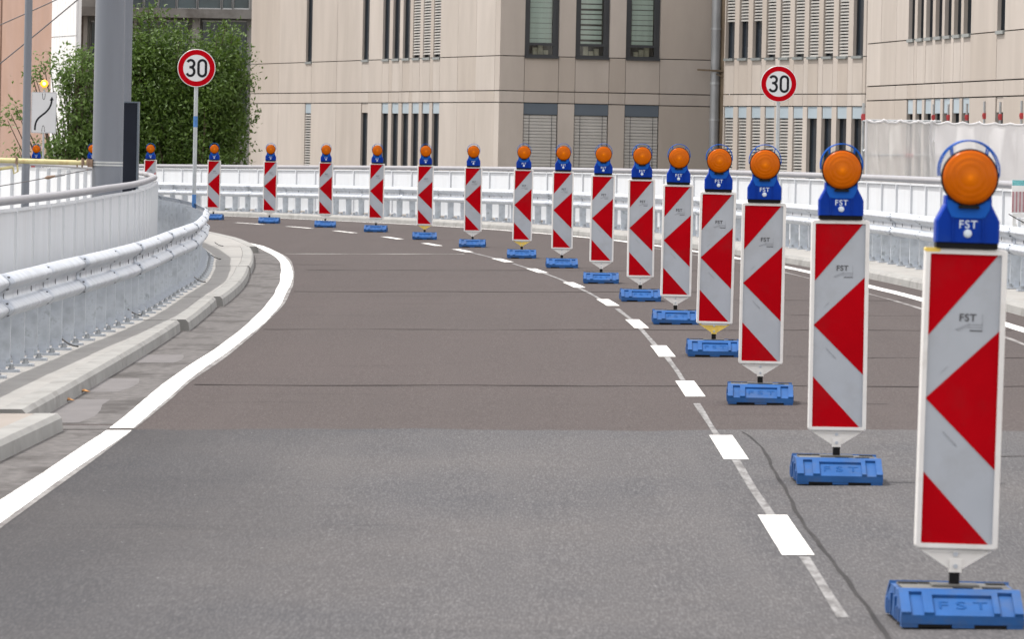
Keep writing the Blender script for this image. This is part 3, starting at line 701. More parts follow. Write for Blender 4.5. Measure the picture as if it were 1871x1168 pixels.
core(bA, 'roof', [CO, CO + DL * LENL, CO + DL * LENL + DM * sr, CO + DM * sr], 7.62, 8.1, 'clad')

# wing with close-set fins and louvres
bB = empty('office_wing', (*(CO + DM * sr), -6.5), 'beige wing with tight rows of louvred windows behind the drainpipe', 'building')
YB = 198.0; rb = ray(1322.0, 150); BO = np.array((rb[0] * YB, YB))
DB = np.array((0.26, -0.9656)); NB = np.array((-0.9656, -0.26))
zl = [78, 160, 240, 322, 405, 490, 575, 663, 752, 842]; zw = [54, 52, 55, 56, 57, 58, 60, 59, 60, 60]
pxB = [1322.0]
for a_, w_ in zip(zl, zw): pxB += [1300 + a_ / 3.277, 1300 + (a_ + w_) / 3.277]
pxB += [1580.5]
colsB = [plane_hit(x, 150, BO, DB)[0] for x in pxB]
def cellB(i, j):
    if i % 2 == 1 and j in (1, 4):
        k = i // 2
        if j == 4:
            sl_ = (1.02 if k < 3 else 0.16 if k % 2 else 0.05, 2.25) if k < 9 else None
            return dict(depth=0.11, fw=0.03, slats=sl_, pitch=0.082, lip=0.05, sillm='sillpale')
        return dict(depth=0.11, fw=0.03, slats=(0.0, 2.03) if k < 6 else None, pitch=0.082, box='boxpale', bh=0.31, sill=False)
    return 'panel'
facade(bB, BO, DB, NB, colsB, ROWZ, cellB)
LB = colsB[-1]
core(bB, 'wall_core', [BO - NB * 0.18, BO - NB * 0.18 + DB * LB, BO - NB * 14 + DB * LB, BO - NB * 14], -6.5, 7.55, 'joint')
core(bB, 'roof', [BO, BO + DB * LB, BO + DB * LB - NB * 14, BO - NB * 14], 7.62, 8.1, 'clad')

# the right-hand block, nearer to the road
y0, y1 = 164.3, 140.2
ra, rb2 = ray(1583, 150), ray(1871, 150)
C0 = np.array((ra[0] * y0, y0)); C1 = np.array((rb2[0] * y1, y1))
DC = (C1 - C0) / np.linalg.norm(C1 - C0); NC = np.array((DC[1], -DC[0]))
if NC[0] > 0: NC = -NC
bC = empty('office_block', (C0[0], C0[1], -6.5), 'nearer beige block with a cluster of slit windows above the tarpaulins', 'building')
zc = [925, 1010, 1100, 1172, 1208, 1225, 1262, 1277, 1316, 1333, 1372, 1388, 1428, 1444, 1486, 1502, 1545, 1702, 1748]
colsC = [0.0] + [plane_hit(1300 + q / 3.277, 150, C0, DC)[0] for q in zc[1:]] + [plane_hit(x, 150, C0, DC)[0] for x in (1871, 1940, 2010, 2080)]
WC = {3, 5, 7, 9, 11, 13, 15, 17}
def cellC(i, j):
    if i in WC and j in (1, 4):
        if j == 4: return dict(depth=0.10, fw=0.025, lip=0.04, sillm='sillpale')
        return dict(depth=0.10, fw=0.025, sill=False, box=('boxpale' if i != 17 else 'clad'), bh=0.31)
    return 'panel'
facade(bC, C0, DC, NC, colsC, ROWZ, cellC)
LC = colsC[-1]
core(bC, 'wall_core', [C0 - NC * 0.17, C0 - NC * 0.17 + DC * LC, C0 - NC * 9 + DC * LC, C0 - NC * 9], -6.5, 7.55, 'joint')
core(bC, 'roof', [C0, C0 + DC * LC, C0 + DC * LC - NC * 9, C0 - NC * 9], 7.62, 8.1, 'clad')
# its end wall, seen edge-on behind the tarpaulin
core(bC, 'end_wall', [C0 - NC * 0.02 - DC * 0.02, C0 - NC * 0.02 - DC * 0.17, C0 - NC * 9 - DC * 0.17, C0 - NC * 9 - DC * 0.02], -6.5, 7.5, 'clad')

core(bC, 'end_wall', [C0 - NC * 0.02 + DC * (LC + 0.005), C0 - NC * 0.02 + DC * (LC + 0.16), C0 - NC * 9 + DC * (LC + 0.16), C0 - NC * 9 + DC * (LC + 0.005)], -6.5, 7.5, 'clad')
# drainpipe and brown stack in the inner corner
sp = plane_hit(1304, 150, CO, DM)[0]
pp = CO + DM * sp + NM * 0.16
dp = empty('drainpipe', (pp[0], pp[1], -6.5), 'tall grey zinc drainpipe in the corner of the beige building', 'drainpipe')
m = MB(); m.tube([(pp[0], pp[1], -6.4), (pp[0], pp[1], 8.0)], 0.13, 16); m.build('pipe', 'pipe', dp)
for z in (4.85, 3.35, 2.35, 0.6):
    m = MB(); m.tube([(pp[0], pp[1], z), (pp[0], pp[1], z + 0.06)], 0.143, 16); m.build('pipe_collar', 'strap', dp)
m = MB(); m.obox((pp[0] - 0.5, pp[1] - 0.22, 3.72), (0.85, 0.12, -0.03), (0, 0.04, 0), (0, 0, 0.05)); m.obox((pp[0] + 0.02, pp[1] - 0.2, 3.62), (0.4, 0.15, -0.18), (0, 0.04, 0), (0, 0, 0.04)); m.build('bracket', 'brownpipe', dp)
p2 = pp + np.array((0.24, 0.02))
bs = empty('vent_stack', (p2[0], p2[1], -6.5), 'stained brown pipe just behind the zinc drainpipe', 'pipe')
m = MB(); m.tube([(p2[0], p2[1], -6.4), (p2[0], p2[1], 7.9)], 0.11, 12); m.build('pipe', 'brownpipe', bs)
m = MB(); m.obox((p2[0] + 0.10, p2[1] - 0.02, -6.4), (0.06, 0, 0), (0, 0.06, 0), (0, 0, 14)); m.build('cable_tray', 'joint', bs)

# ------------------------------------------------------------------ background at the left
def pt(px, py, Y):
    r = ray(px, py); return np.array((r[0] * Y, Y, CAMH + r[2] * Y))
YG = 246.0
gA = pt(135, 150, YG); gB = pt(470, 150, YG)
gb = empty('old_grey_building', (gA[0], YG, -6.5), 'old grey concrete building with large windows behind the trees', 'building')
def fb(mb, x0, x1, y0_, y1_, n0, n1, Y=YG, mi=0):
    a_ = pt(x0, y0_, Y); b_ = pt(x1, y1_, Y); z0, z1 = min(a_[2], b_[2]), max(a_[2], b_[2]); X0, X1 = min(a_[0], b_[0]), max(a_[0], b_[0])
    mb.obox((X0, Y + n0, z0), (X1 - X0, 0, 0), (0, n1 - n0, 0), (0, 0, z1 - z0), mi)
m = MB(); m.obox((gA[0], YG + 0.4, -6.5), (gB[0] - gA[0] + 3, 0, 0), (0, 10, 0), (0, 0, 16.5)); m.build('wall', 'lightconc', gb)
m = MB(); fb(m, 137, 475, 28, 18, -0.5, 0.38); m.build('floor_beam', 'greyconc', gb)
m = MB(); fb(m, 137, 475, 140, 132, -0.4, 0.38); m.build('floor_beam', 'greyconc', gb)
for x0, x1 in ((346, 366), (240, 250), (147, 160)):
    m = MB(); fb(m, x0, x1, 330, 29, 0.0, 0.38); m.build('column', 'lightconc', gb)
def old_window(x0, x1, y0_, y1_):
    f = MB(); t = 1.6
    fb(f, x0, x0 + t, y0_, y1_, 0.2, 0.385); fb(f, x1 - t, x1, y0_, y1_, 0.2, 0.385); fb(f, x0 + t, x1 - t, y1_ + t, y1_, 0.2, 0.385); fb(f, x0 + t, x1 - t, y0_, y0_ - t, 0.2, 0.385)
    o = f.build('window', 'whiteframe', gb)
    p = MB(); fb(p, x0 + t, x1 - t, y0_ - t, y1_ + t, 0.3, 0.33); p.build('pane', 'tealglass', o)
for x0, x1 in ((367, 409), (411, 452), (300, 344), (254, 297), (164, 178), (180, 238)): old_window(x0, x1, 128, 37)
for x0, x1 in ((180, 238), (240, 262), (263, 288), (289, 322), (323, 360), (361, 404), (405, 425), (426, 456)): old_window(x0, x1, 16, -40)
for x0, x1 in ((164, 238), (254, 297), (300, 344), (367, 409), (411, 452)): old_window(x0, x1, 250, 145)
m = MB(); fb(m, 137, 168, 96, 92, -0.9, 0.3)
for i in range(3): fb(m, 137, 160, 88 + 4 * i - 1, 88 + 4 * i, -0.92, -0.88)
m.build('balcony', 'greyconc', gb)
# white ribbed tower, its side turned to the sun
TY = 222.0; r_ = ray(137, 150); TO = np.array((r_[0] * TY, TY)); TL = plane_hit(92.5, 150, TO, DL)[0]
wt = empty('white_tower', (TO[0], TO[1], -6.5), 'bright white ribbed stair tower behind the yellow flashing lamp', 'tower')
core(wt, 'shaft', [TO + DM * 0.06, TO + DM * 0.06 + DL * TL, TO + DM * 0.16 + DL * TL, TO + DM * 0.16 + DL * 0.0], -6.5, 10.0, 'whitewall')
nr_ = 9
for i in range(nr_):
    a_ = TO + DL * (TL * i / nr_ + 0.02); w_ = TL / nr_ - 0.04
    for z0, z1 in ((-6.5, 1.0), (1.03, 4.6), (4.63, 9.9)):
        m = MB(); m.obox((a_[0], a_[1], z0), (DL[0] * w_, DL[1] * w_, 0), (DM[0] * 0.055, DM[1] * 0.055, 0), (0, 0, z1 - z0)); m.build('cladding_strip', 'whitewall', wt)
# pink-brown rendered block
KY = 240.0; r_ = ray(94, 150); KO = np.array((r_[0] * KY, KY)); KL = plane_hit(2.0, 150, KO, DL)[0]
kb = empty('pink_building', (KO[0], KO[1], -6.5), 'plain pinkish brown rendered block at the far left', 'building')
core(kb, 'wall', [KO, KO + DL * KL, KO + DL * KL + DM * 0.6, KO + DM * 0.6], -6.5, 10.5, 'pinkwall')
core(kb, 'recess', [KO + DL * (KL + 0.01) + DM * 0.3, KO + DL * (KL + 0.4) + DM * 0.3, KO + DL * (KL + 0.4) + DM * 0.6, KO + DL * (KL + 0.01) + DM * 0.6], -6.5, 10.4, 'joint')
core(kb, 'side_wall', [KO + DL * (KL + 0.41), KO + DL * (KL + 9), KO + DL * (KL + 9) + DM * 0.6, KO + DL * (KL + 0.41) + DM * 0.6], -6.5, 10.5, 'pinkwall')
core(kb, 'roof', [KO - DM * 0.1, KO - DM * 0.1 + DL * (KL + 9), KO + DL * (KL + 9) + DM * 0.7, KO + DM * 0.7], 10.52, 10.8, 'greyconc')

# ------------------------------------------------------------------ trees
def make_tree(name, label, base, lobes, nclus, leaves_per, lmat, leaf=0.11, cr=0.36, seed=1, extra=()):
    rg = np.random.default_rng(seed); base = np.array(base, float)
    t = empty(name, base, label, 'tree', 'trees beyond the outer railing')
    top = max(l[2] + l[5] * 0.5 for l in lobes)
    # trunk and limbs
    tm = MB(); H_ = top - base[2]
    tx = [base + np.array((0.25 * math.sin(i * 0.9), 0.1 * math.cos(i), H_ * 0.86 * i / 7)) for i in range(8)]
    tm.tube(tx, [0.24 - 0.028 * i for i in range(8)], 9)
    tm.build('trunk', 'bark', t)
    pos = []
    for l in lobes:
        n = int(nclus * l[6])
        d = rg.normal(size=(n, 3)); d /= np.linalg.norm(d, axis=1)[:, None]
        r = rg.random(n) ** 0.42
        pos.append(np.array(l[:3]) + d * r[:, None] * np.array(l[3:6]))
    pos = np.concatenate(pos)
    for e in extra: pos = np.concatenate([pos, np.array([e], float)])
    bm_ = MB()
    pick = list(rg.choice(len(pos), min(len(pos), 70), replace=False)) + list(range(len(pos) - len(extra), len(pos)))
    for q in pick:
        e = pos[q]; k = min(7, max(1, int(7 * (e[2] - base[2]) / (H_ + 0.5) * rg.uniform(0.55, 0.85)))); s_ = tx[k]
        mid = (s_ + e) / 2 + np.array((0, 0, 0.18)) + rg.normal(size=3) * 0.08
        bm_.tube([s_, mid, e], [0.045, 0.026, 0.01], 5)
    bm_.build('limbs', 'bark', t)
    # leaves in sprays round every twig end
    N = len(pos) * leaves_per
    cen = np.repeat(pos, leaves_per, 0) + rg.normal(size=(N, 3)) * np.array((cr, cr, cr * 0.7)) * 0.55
    ax = rg.normal(size=(N, 3)); ax[:, 2] -= 0.15; ax /= np.linalg.norm(ax, axis=1)[:, None]
    up = rg.normal(size=(N, 3)) + np.array((-0.3, 0, 0.6)); sd = np.cross(ax, up); sd /= np.linalg.norm(sd, axis=1)[:, None]
    L_ = leaf * rg.uniform(0.6, 1.35, N)[:, None]; W_ = L_ * 0.40
    nrm = np.cross(ax, sd)
    V = np.stack([cen - ax * L_, cen + sd * W_ - nrm * L_ * 0.12, cen + ax * L_, cen - sd * W_ - nrm * L_ * 0.12], 1).reshape(-1, 3) - base
    me = bpy.data.meshes.new('crown'); F = np.arange(N * 4).reshape(-1, 4)
    me.from_pydata(V.tolist(), [], F.tolist()); me.materials.append(M[lmat]); me.update()
    o = bpy.data.objects.new('crown', me); COL.objects.link(o); o.parent = t
    return t
YT = 205.0
def tp(px, py, dy=0.0): return tuple(pt(px, py, YT + dy))
def lobe(px, py, dy, rx, ry, rz, w): return (*tp(px, py, dy), rx, ry, rz, w)
b1 = tp(345, 300); b2 = tp(262, 300, 2.5); b3 = tp(150, 300, 1.0)
make_tree('leafy_tree', 'dense green tree between the round sign and the beige corner', (b1[0], b1[1], -6.5),
          [lobe(300, 112, 0, 1.0, 1.2, 1.0, 0.12), lobe(365, 150, 0, 1.15, 1.3, 1.2, 0.19), lobe(413, 115, 0.3, 0.5, 0.9, 0.9, 0.07), lobe(290, 200, 0, 1.2, 1.4, 1.3, 0.2), lobe(365, 230, 0, 1.25, 1.4, 1.4, 0.26), lobe(414, 190, 0, 0.5, 1.0, 1.3, 0.12), lobe(300, 300, 0, 1.5, 1.5, 1.3, 0.18), lobe(380, 310, 0, 1.1, 1.5, 1.3, 0.18)],
          690, 48, 'leaf', 0.066, 0.42, 3, [tp(275, 30), tp(270, 45), tp(285, 25), tp(330, 48), tp(398, 60), tp(425, 62), tp(412, 52), tp(440, 95), tp(446, 150), tp(440, 205), tp(447, 260), tp(436, 120)])
make_tree('leafy_tree', 'tall slim tree partly hidden behind the thick grey mast', (b2[0], b2[1], -6.5),
          [lobe(262, 88, 0, 0.65, 0.8, 0.8, 0.13), lobe(240, 150, 0, 1.0, 1.0, 1.2, 0.28), lobe(262, 220, 0, 1.0, 1.0, 1.3, 0.3), lobe(215, 260, 0, 1.0, 1.0, 1.2, 0.22)],
          270, 46, 'leaf', 0.066, 0.42, 5, [tp(258, 22), tp(272, 18), tp(245, 40)])
make_tree('leafy_tree', 'light airy tree reaching over the white lane sign', (b3[0], b3[1], -6.5),
          [lobe(150, 125, 0, 0.45, 0.7, 0.6, 0.14), lobe(148, 190, 0, 0.55, 0.8, 0.9, 0.26), lobe(150, 250, 0, 0.6, 0.8, 0.8, 0.24), lobe(110, 280, 0, 0.7, 0.7, 0.5, 0.16), lobe(120, 150, 0, 0.3, 0.6, 0.5, 0.07), lobe(165, 290, 0, 0.6, 0.7, 0.5, 0.16)],
          170, 34, 'leafpale', 0.068, 0.36, 8, [tp(80, 118), tp(90, 105), tp(72, 128), tp(66, 145), tp(60, 140), tp(120, 135), tp(128, 95), tp(20, 208), tp(14, 220), tp(28, 195), tp(36, 214), tp(35, 275), tp(28, 285), tp(70, 262), tp(85, 268), tp(110, 175), tp(122, 205)])

# ------------------------------------------------------------------ guardrails
GPROF = [(0.012, 0.0), (0.03, 0.006), (0.068, 0.036), (0.082, 0.056), (0.080, 0.074), (0.030, 0.118), (0.008, 0.128), (0.004, 0.155), (0.008, 0.182), (0.030, 0.192), (0.080, 0.236), (0.082, 0.254), (0.068, 0.274), (0.03, 0.304), (0.012, 0.31)]
def post_mesh(side):
    """C-section post with its web across the road; side = +1 when the road lies to +x"""
    m = MB(); h = 0.60
    m.box((0, 0, h / 2 + 0.02), (0.125, 0.006, h)); m.box((-0.0595, 0.03, h / 2 + 0.02), (0.006, 0.054, h)); m.box((0.0595, 0.03, h / 2 + 0.02), (0.006, 0.054, h))
    return m.mesh('post', ['galvpost'])
def plate_mesh(side):
    m = MB(); m.box((side * 0.075, 0.03, 0.0115), (0.30, 0.19, 0.019)); m.box((side * 0.105, 0.03, 0.055), (0.05, 0.012, 0.07))
    for dx in (-0.04, 0.17):
        for dy in (-0.03, 0.09): m.tube([(side * dx, dy, 0.02), (side * dx, dy, 0.055)], 0.013, 6, 1); m.tube([(side * dx, dy, 0.021), (side * dx, dy, 0.034)], 0.023, 6, 1)
    return m.mesh('base_plate', ['galv', 'bolt'])
def hole_disc_mesh():
    m = MB(); m.tube([(0.02, -0.004, 0.40), (0.02, -0.009, 0.40)], 0.012, 8); return m.mesh('hole_disc', ['hole_white'])  # added white disc, stands in for a post hole showing white behind
POSTS = {s: post_mesh(s) for s in (-1, 1)}; PLATES = {s: plate_mesh(s) for s in (-1, 1)}; HOLE_DISC = hole_disc_mesh()
GL = tab([(0, -4.80), (50, -4.80), (56, -4.77), (65, -4.67), (76, -4.64), (82, -4.54), (95, -4.46), (100, -4.40), (230, -4.40)])
GR = tab([(0, 4.60), (79, 4.62), (99, 4.78), (110, 4.85), (145, 4.80), (230, 4.80)])
def walk(offf, a, b, d):
    """stations spaced d metres apart along an offset curve"""
    out = [a]; Y = a
    while Y < b:
        p0 = P(Y, offf(Y)); lo, hi = Y, Y + 2.5 * d
        for _ in range(30):
            mid = (lo + hi) / 2
            if np.linalg.norm((P(mid, offf(mid)) - p0)[:2]) < d: lo = mid
            else: hi = mid
        Y = lo; out.append(Y)
    return out
def guardrail(offf, side, a, b, label, pa, pb):
    o0 = P(a, offf(a), PAVZ)
    t = empty('guardrail', o0, label, 'guardrail')
    for Y in walk(offf, pa, pb, 1.333):
        p = P(Y, offf(Y), PAVZ) - o0
        po = link_mesh('post', POSTS[side], t, p, heading(Y) + random.uniform(-0.02, 0.02))
        link_mesh('base_plate', PLATES[side], po); link_mesh('hole_disc', HOLE_DISC, po)
    S = walk(offf, a, b, 4.0)
    for i in range(len(S) - 1):
        ys = stations(S[i] - (0.12 if i else 0), S[i + 1] + 0.12, 0.8); V = []; n = len(GPROF)
        lap = 0.006 * (i % 2)
        for Y in ys:
            w_ = 0.0
            for q, zz in GPROF: V.append(P(Y, offf(Y) + side * (0.075 + q + lap), PAVZ + 0.36 + zz))
            for q, zz in GPROF[::-1]: V.append(P(Y, offf(Y) + side * (0.0715 + q + lap), PAVZ + 0.36 + zz))
        n2 = 2 * n; F = [(k * n2 + j, k * n2 + (j + 1) % n2, (k + 1) * n2 + (j + 1) % n2, (k + 1) * n2 + j) for k in range(len(ys) - 1) for j in range(n2)]
        e = n2 * (len(ys) - 1); F += [tuple(range(n2))[::-1], tuple(range(e, e + n2))]
        if side < 0: F = [q[::-1] for q in F]
        F = [q[::-1] for q in F]
        mb = MB(); mb.add(V, F, 0, True); beam = mb.build('rail_beam', 'galv', t)
        sm_ = MB()
        for Y in walk(offf, S[i] + 0.25, S[i + 1] - 1.4, 1.333):
            for zz, q, hh in ((0.155, 0.0045, 0.04), ):
                c0 = P(Y, offf(Y) + side * (0.075 + q + lap), PAVZ + 0.36 + zz); c1 = P(Y + 0.05, offf(Y) + side * (0.075 + q + lap), PAVZ + 0.36 + zz)
                d = c1 - c0; nn = np.array((d[1], -d[0], 0)); nn = nn / np.linalg.norm(nn) * 0.004 * side
                sm_.obox(c0 - np.array((0, 0, hh / 2)), d, nn, np.array((0, 0, hh)))
        for Y in (S[i] + 0.02, S[i] + 0.1):
            for zz, q in ((0.285, 0.052), (0.206, 0.045), (0.104, 0.045), (0.026, 0.052)):
                c0 = P(Y, offf(Y) + side * (0.078 + q + lap), PAVZ + 0.36 + zz)
                sm_.box(c0, (0.012, 0.045, 0.014))
        tag(sm_.build('bolt_slots', 'slot', beam), kind='stuff')
    return t
guardrail(GL, 1, 30.0, 196.0, 'galvanised guardrail along the inner kerb, bulging toward the lane', 38.0, 175.0)
guardrail(GR, -1, 52.0, 205.0, 'galvanised guardrail along the outer kerb behind the beacons', 62.0, 200.0)

# ------------------------------------------------------------------ railings with white infill panels
RL = lambda Y: GL(Y) - 0.60
RR = lambda Y: GR(Y) + 0.55
RH = 1.13
def railing(offf, side, a, b, label, pitch=2.0, hr=0.045):
    o0 = P(a, offf(a), PAVZ); t = empty('railing', o0, label, 'railing')
    ys = stations(a, b, 1.0)
    mb = MB(); mb.tube([P(Y, offf(Y), PAVZ + RH - hr) for Y in ys], hr, 14); mb.build('handrail', 'rail', t)
    pm = MB(); pm.box((0, 0, 0.51), (0.10, 0.06, 1.02)); pme = pm.mesh('post', ['panelw'])
    S = walk(offf, a, b, pitch)
    for i in range(len(S) - 1):
        Y = S[i]; link_mesh('post', pme, t, P(Y, offf(Y), PAVZ) - o0, heading(Y))
        q = MB(); y2 = stations(Y + 0.05, S[i + 1] - 0.05, 0.65); V = []
        s_ = side * 0.02
        for yy in y2: V += [P(yy, offf(yy) + s_, PAVZ + 0.06), P(yy, offf(yy) + s_ + 0.008, PAVZ + 0.06), P(yy, offf(yy) + s_ + 0.008, PAVZ + RH - 0.098), P(yy, offf(yy) + s_, PAVZ + RH - 0.098)]
        F = [(4 * k + j, 4 * k + 4 + j, 4 * k + 4 + (j + 1) % 4, 4 * k + (j + 1) % 4) for k in range(len(y2) - 1) for j in range(4)]
        e = 4 * (len(y2) - 1); F += [(0, 1, 2, 3), (e + 3, e + 2, e + 1, e)]
        q.add(V, F); pn = q.build('infill_panel', 'panelw', t)
        # flanged edges round each sheet
        fl = MB()
        for zz in (0.06, RH - 0.124):
            V = []
            for yy in y2: V += [P(yy, offf(yy) + s_ + side * 0.009, PAVZ + zz), P(yy, offf(yy) + s_ + side * 0.03, PAVZ + zz), P(yy, offf(yy) + s_ + side * 0.03, PAVZ + zz + 0.025), P(yy, offf(yy) + s_ + side * 0.009, PAVZ + zz + 0.025)]
            fl.add(V, F)
        fl.build('panel_flange', 'panelw', pn)
    return t
railing(RL, 1, 28.0, 196.0, 'white panelled railing with grey handrail behind the inner guardrail', 2.0, 0.036)
railing(RR, -1, 50.0, 208.0, 'white panelled railing with grey handrail along the outside of the bend')

# ------------------------------------------------------------------ beacons
def beacon_meshes():
    D = {}
    # base: two blocks with sloped ends
    m = MB()
    def half(y0, y1, sgn):
        sec = [(y0, 0.0), (y0, 0.042), (y0 - sgn * -0.045, 0.128), (y1, 0.128), (y1, 0.0)]
        return sec
    for s in (-1, 1):
        sec = [(s * 0.40, 0.012), (s * 0.40, 0.042), (s * 0.215, 0.112), (s * 0.012, 0.112), (s * 0.012, 0.012)]
        V = [(-0.207 + (0.0 if z < 0.05 else 0.006), y, z) for y, z in sec] + [(0.207 - (0.0 if z < 0.05 else 0.006), y, z) for y, z in sec]
        n = len(sec); F = [(i, (i + 1) % n, (i + 1) % n + n, i + n) for i in range(n)] + [tuple(range(n))[::-1], tuple(range(n, 2 * n))]
        if s < 0: F = [q for q in F]
        else: F = [q[::-1] for q in F]
        F = [q[::-1] for q in F]
        m.add(V, F)
    m.box((0, 0, 0.06), (0.38, 0.05, 0.08))
    # raised ribs and bands on the sloped ends
    for s in (-1, 1):
        a = np.array((0, s * 0.40, 0.042)); b = np.array((0, s * 0.215, 0.112)); sl_ = b - a; nn = np.array((0, s * sl_[2], -s * s * sl_[1] * s)); nn = np.array((0, s * sl_[2], abs(sl_[1]))); nn /= np.linalg.norm(nn)
        def slab(x0, x1, t0, t1, h=0.011): m.obox(a + sl_ * t0 + np.array((x0, 0, 0)) - nn * 0.002, (x1 - x0, 0, 0), sl_ * (t1 - t0), nn * (h + 0.002))
        slab(-0.206, -0.173, 0.0, 1.0); slab(-0.129, -0.096, 0.0, 1.0); slab(0.106, 0.127, 0.0, 1.0); slab(0.176, 0.206, 0.0, 1.0)
        slab(-0.173, -0.129, 0.86, 1.0); slab(0.127, 0.176, 0.86, 1.0); slab(-0.096, 0.106, 0.74, 1.0)
    # skirt corners and side ribs
    for s in (-1, 1):
        for y in (-0.3, -0.2, -0.1, 0.1, 0.2, 0.3): m.box((s * 0.206, y, 0.05 if abs(y) < 0.15 else 0.036), (0.01, 0.05, 0.075 if abs(y) < 0.15 else 0.045))
    for x0, x1 in ((-0.205, -0.15), (-0.035, 0.04), (0.15, 0.205)):
        for s in (-1, 1): m.box(((x0 + x1) / 2, s * 0.36, 0.0065), (x1 - x0, 0.076, 0.013))
    D['base'] = m.mesh('base', ['baseblue'])
    m = MB(); m.box((0, 0, 0.006), (0.33, 0.6, 0.012)); 
    for x in (-0.095, 0.09): m.box((x, -0.3825, 0.0066), (0.112, 0.03, 0.0105)); m.box((x, 0.3825, 0.0066), (0.112, 0.03, 0.0105))
    D['foot'] = m.mesh('foot', ['black'])
    m = MB(); m.box((0, 0.0, 0.1155), (0.37, 0.36, 0.006)); m.box((0, 0.0, 0.122), (0.16, 0.16, 0.008))
    for x, y in ((-0.15, 0.12), (-0.08, 0.13), (0.15, 0.12), (0.02, -0.13), (0.12, -0.13)): m.box((x, y, 0.120), (0.065, 0.08, 0.005), 1)
    D['top_plate'] = m.mesh('top_plate', ['plategrey', 'black'])
    m = MB(); m.box((0, 0.004, 0.14), (0.034, 0.03, 0.08)); D['stem'] = m.mesh('stem', ['black'])
    # panel with rounded rim
    z0, z1, hw = 0.245, 1.272, 0.141
    m = MB(); m.prism(rrect(-hw, hw, z0, z1, 0.014), -0.012, 0.04)
    def rim(yf, w, d):
        o = rrect(-hw, hw, z0, z1, 0.014); i_ = rrect(-hw + w, hw - w, z0 + w, z1 - w, 0.004); n = len(o)
        V = [(x, yf + 0.004, z) for x, z in o] + [(x * 0.985 if False else x, yf, z) for x, z in rrect(-hw + 0.004, hw - 0.004, z0 + 0.004, z1 - 0.004, 0.012)] + [(x, yf, z) for x, z in i_] + [(x, yf + d, z) for x, z in i_] + [(x, -0.011, z) for x, z in o]
        F = []
        for i in range(n):
            k = (i + 1) % n
            F += [(i, k, n + k, n + i), (n + i, n + k, 2 * n + k, 2 * n + i), (2 * n + i, 2 * n + k, 3 * n + k, 3 * n + i), (4 * n + i, 4 * n + k, k, i)]
        m.add(V, F, 0, False)
    rim(-0.026, 0.019, 0.012)
    m.box((0, 0.014, z0 + 0.004), (0.20, 0.05, 0.03))
    D['panel'] = m.mesh('panel', ['plastic'])
    X0, X1, Z0, Z1 = -hw + 0.0185, hw - 0.0185, z0 + 0.0185, z1 - 0.0185
    zz = lambda v: Z1 - (Z1 - Z0) * v
    def sheet(name, polys, mm, y):
        q = MB()
        for p_ in polys:
            n = len(p_); q.add([(x, y, z) for x, z in p_] + [(x, y + 0.0015, z) for x, z in p_], [tuple(range(n)), tuple(range(2 * n - 1, n - 1, -1))] + [(i, i + n, (i + 1) % n + n, (i + 1) % n) for i in range(n)])
        return q.mesh(name, [mm])
    D['white_sheet'] = sheet('white_sheet', [[(X0, Z0), (X1, Z0), (X1, Z1), (X0, Z1)]], 'silver', -0.015)
    D['r1'] = sheet('red_stripe', [[(X0, zz(0.285)), (X1 - 0.012, Z1), (X0, Z1)]], 'red', -0.0175)
    D['r2'] = sheet('red_stripe', [[(X0, zz(0.5)), (X1, zz(0.742)), (X1, zz(0.262))]], 'red', -0.0175)
    D['r3'] = sheet('red_stripe', [[(X0, Z0), (X1 - 0.014, Z0), (X0, zz(0.752))]], 'red', -0.0175)
    q = MB()
    def bar(x0, x1, za, zb, mi): q.add([(x0, -0.0168, za), (x1, -0.0168, za), (x1, -0.0168, zb), (x0, -0.0168, zb)], [(0, 1, 2, 3)], mi)
    zc_ = zz(0.232); bar(0.062, 0.0635, zc_ - 0.03, zc_ + 0.026, 1); bar(0.02, 0.0635, zc_ - 0.033, zc_ - 0.029, 0); bar(0.022, 0.062, zc_ - 0.012, zc_ - 0.009, 1); bar(0.005, 0.06, zc_ - 0.021, zc_ - 0.0185, 1)
    q.add([(-0.03, -0.0167, zc_ - 0.028), (0.02, -0.0167, zc_ - 0.005), (0.024, -0.0167, zc_ - 0.012), (-0.02, -0.0167, zc_ - 0.032)], [(3, 2, 1, 0)], 1)
    D['sticker'] = q.mesh('sticker', ['ink', 'inkpale'])
    q = MB()
    for (x0, v0), (x1, v1) in (((-0.075, 0.415), (-0.052, 0.392)), ((-0.06, 0.615), (-0.012, 0.665))):
        q.add([(x0, -0.0182, zz(v0)), (x1, -0.0182, zz(v1)), (x1 + 0.001, -0.0182, zz(v1) + 0.004), (x0 + 0.001, -0.0182, zz(v0) + 0.003)], [(0, 1, 2, 3)])
    D['scuff'] = q.mesh('scuff_marks', ['inkpale'])
    D['st_text'] = text_mesh('lettering', 'FST', 0.036, 'ink', 0.0004, 0.0006, 1.1)
    # gusset under the panel
    for key, mm in (('gusset', 'plastic'), ('gusset_y', 'yellow')):
        m = MB(); m.prism([(-0.018, 0.17), (0.018, 0.17), (0.022, 0.18), (0.122, 0.247), (-0.122, 0.247), (-0.022, 0.18)], -0.006, 0.026)
        m.prism([(-0.021, 0.166), (0.021, 0.166), (0.021, 0.21), (-0.021, 0.21)], -0.015, 0.03)
        stroke(m, [(-0.118, 0.244), (-0.022, 0.183)], 0.01, -0.009, 0); stroke(m, [(0.022, 0.183), (0.118, 0.244)], 0.01, -0.009, 0)
        D[key] = m.mesh('gusset', [mm if key == 'gusset_y' else 'plastic'])
    m = MB(); m.tube([(0, -0.005, 0.187), (0, -0.022, 0.187)], 0.008, 8); D['gbolt'] = m.mesh('bolt', ['galv'])
    m = MB(); m.tube([(0, -0.005, 0.228), (0, -0.015, 0.228)], 0.008, 8); D['gbolt2'] = m.mesh('bolt', ['galv'])
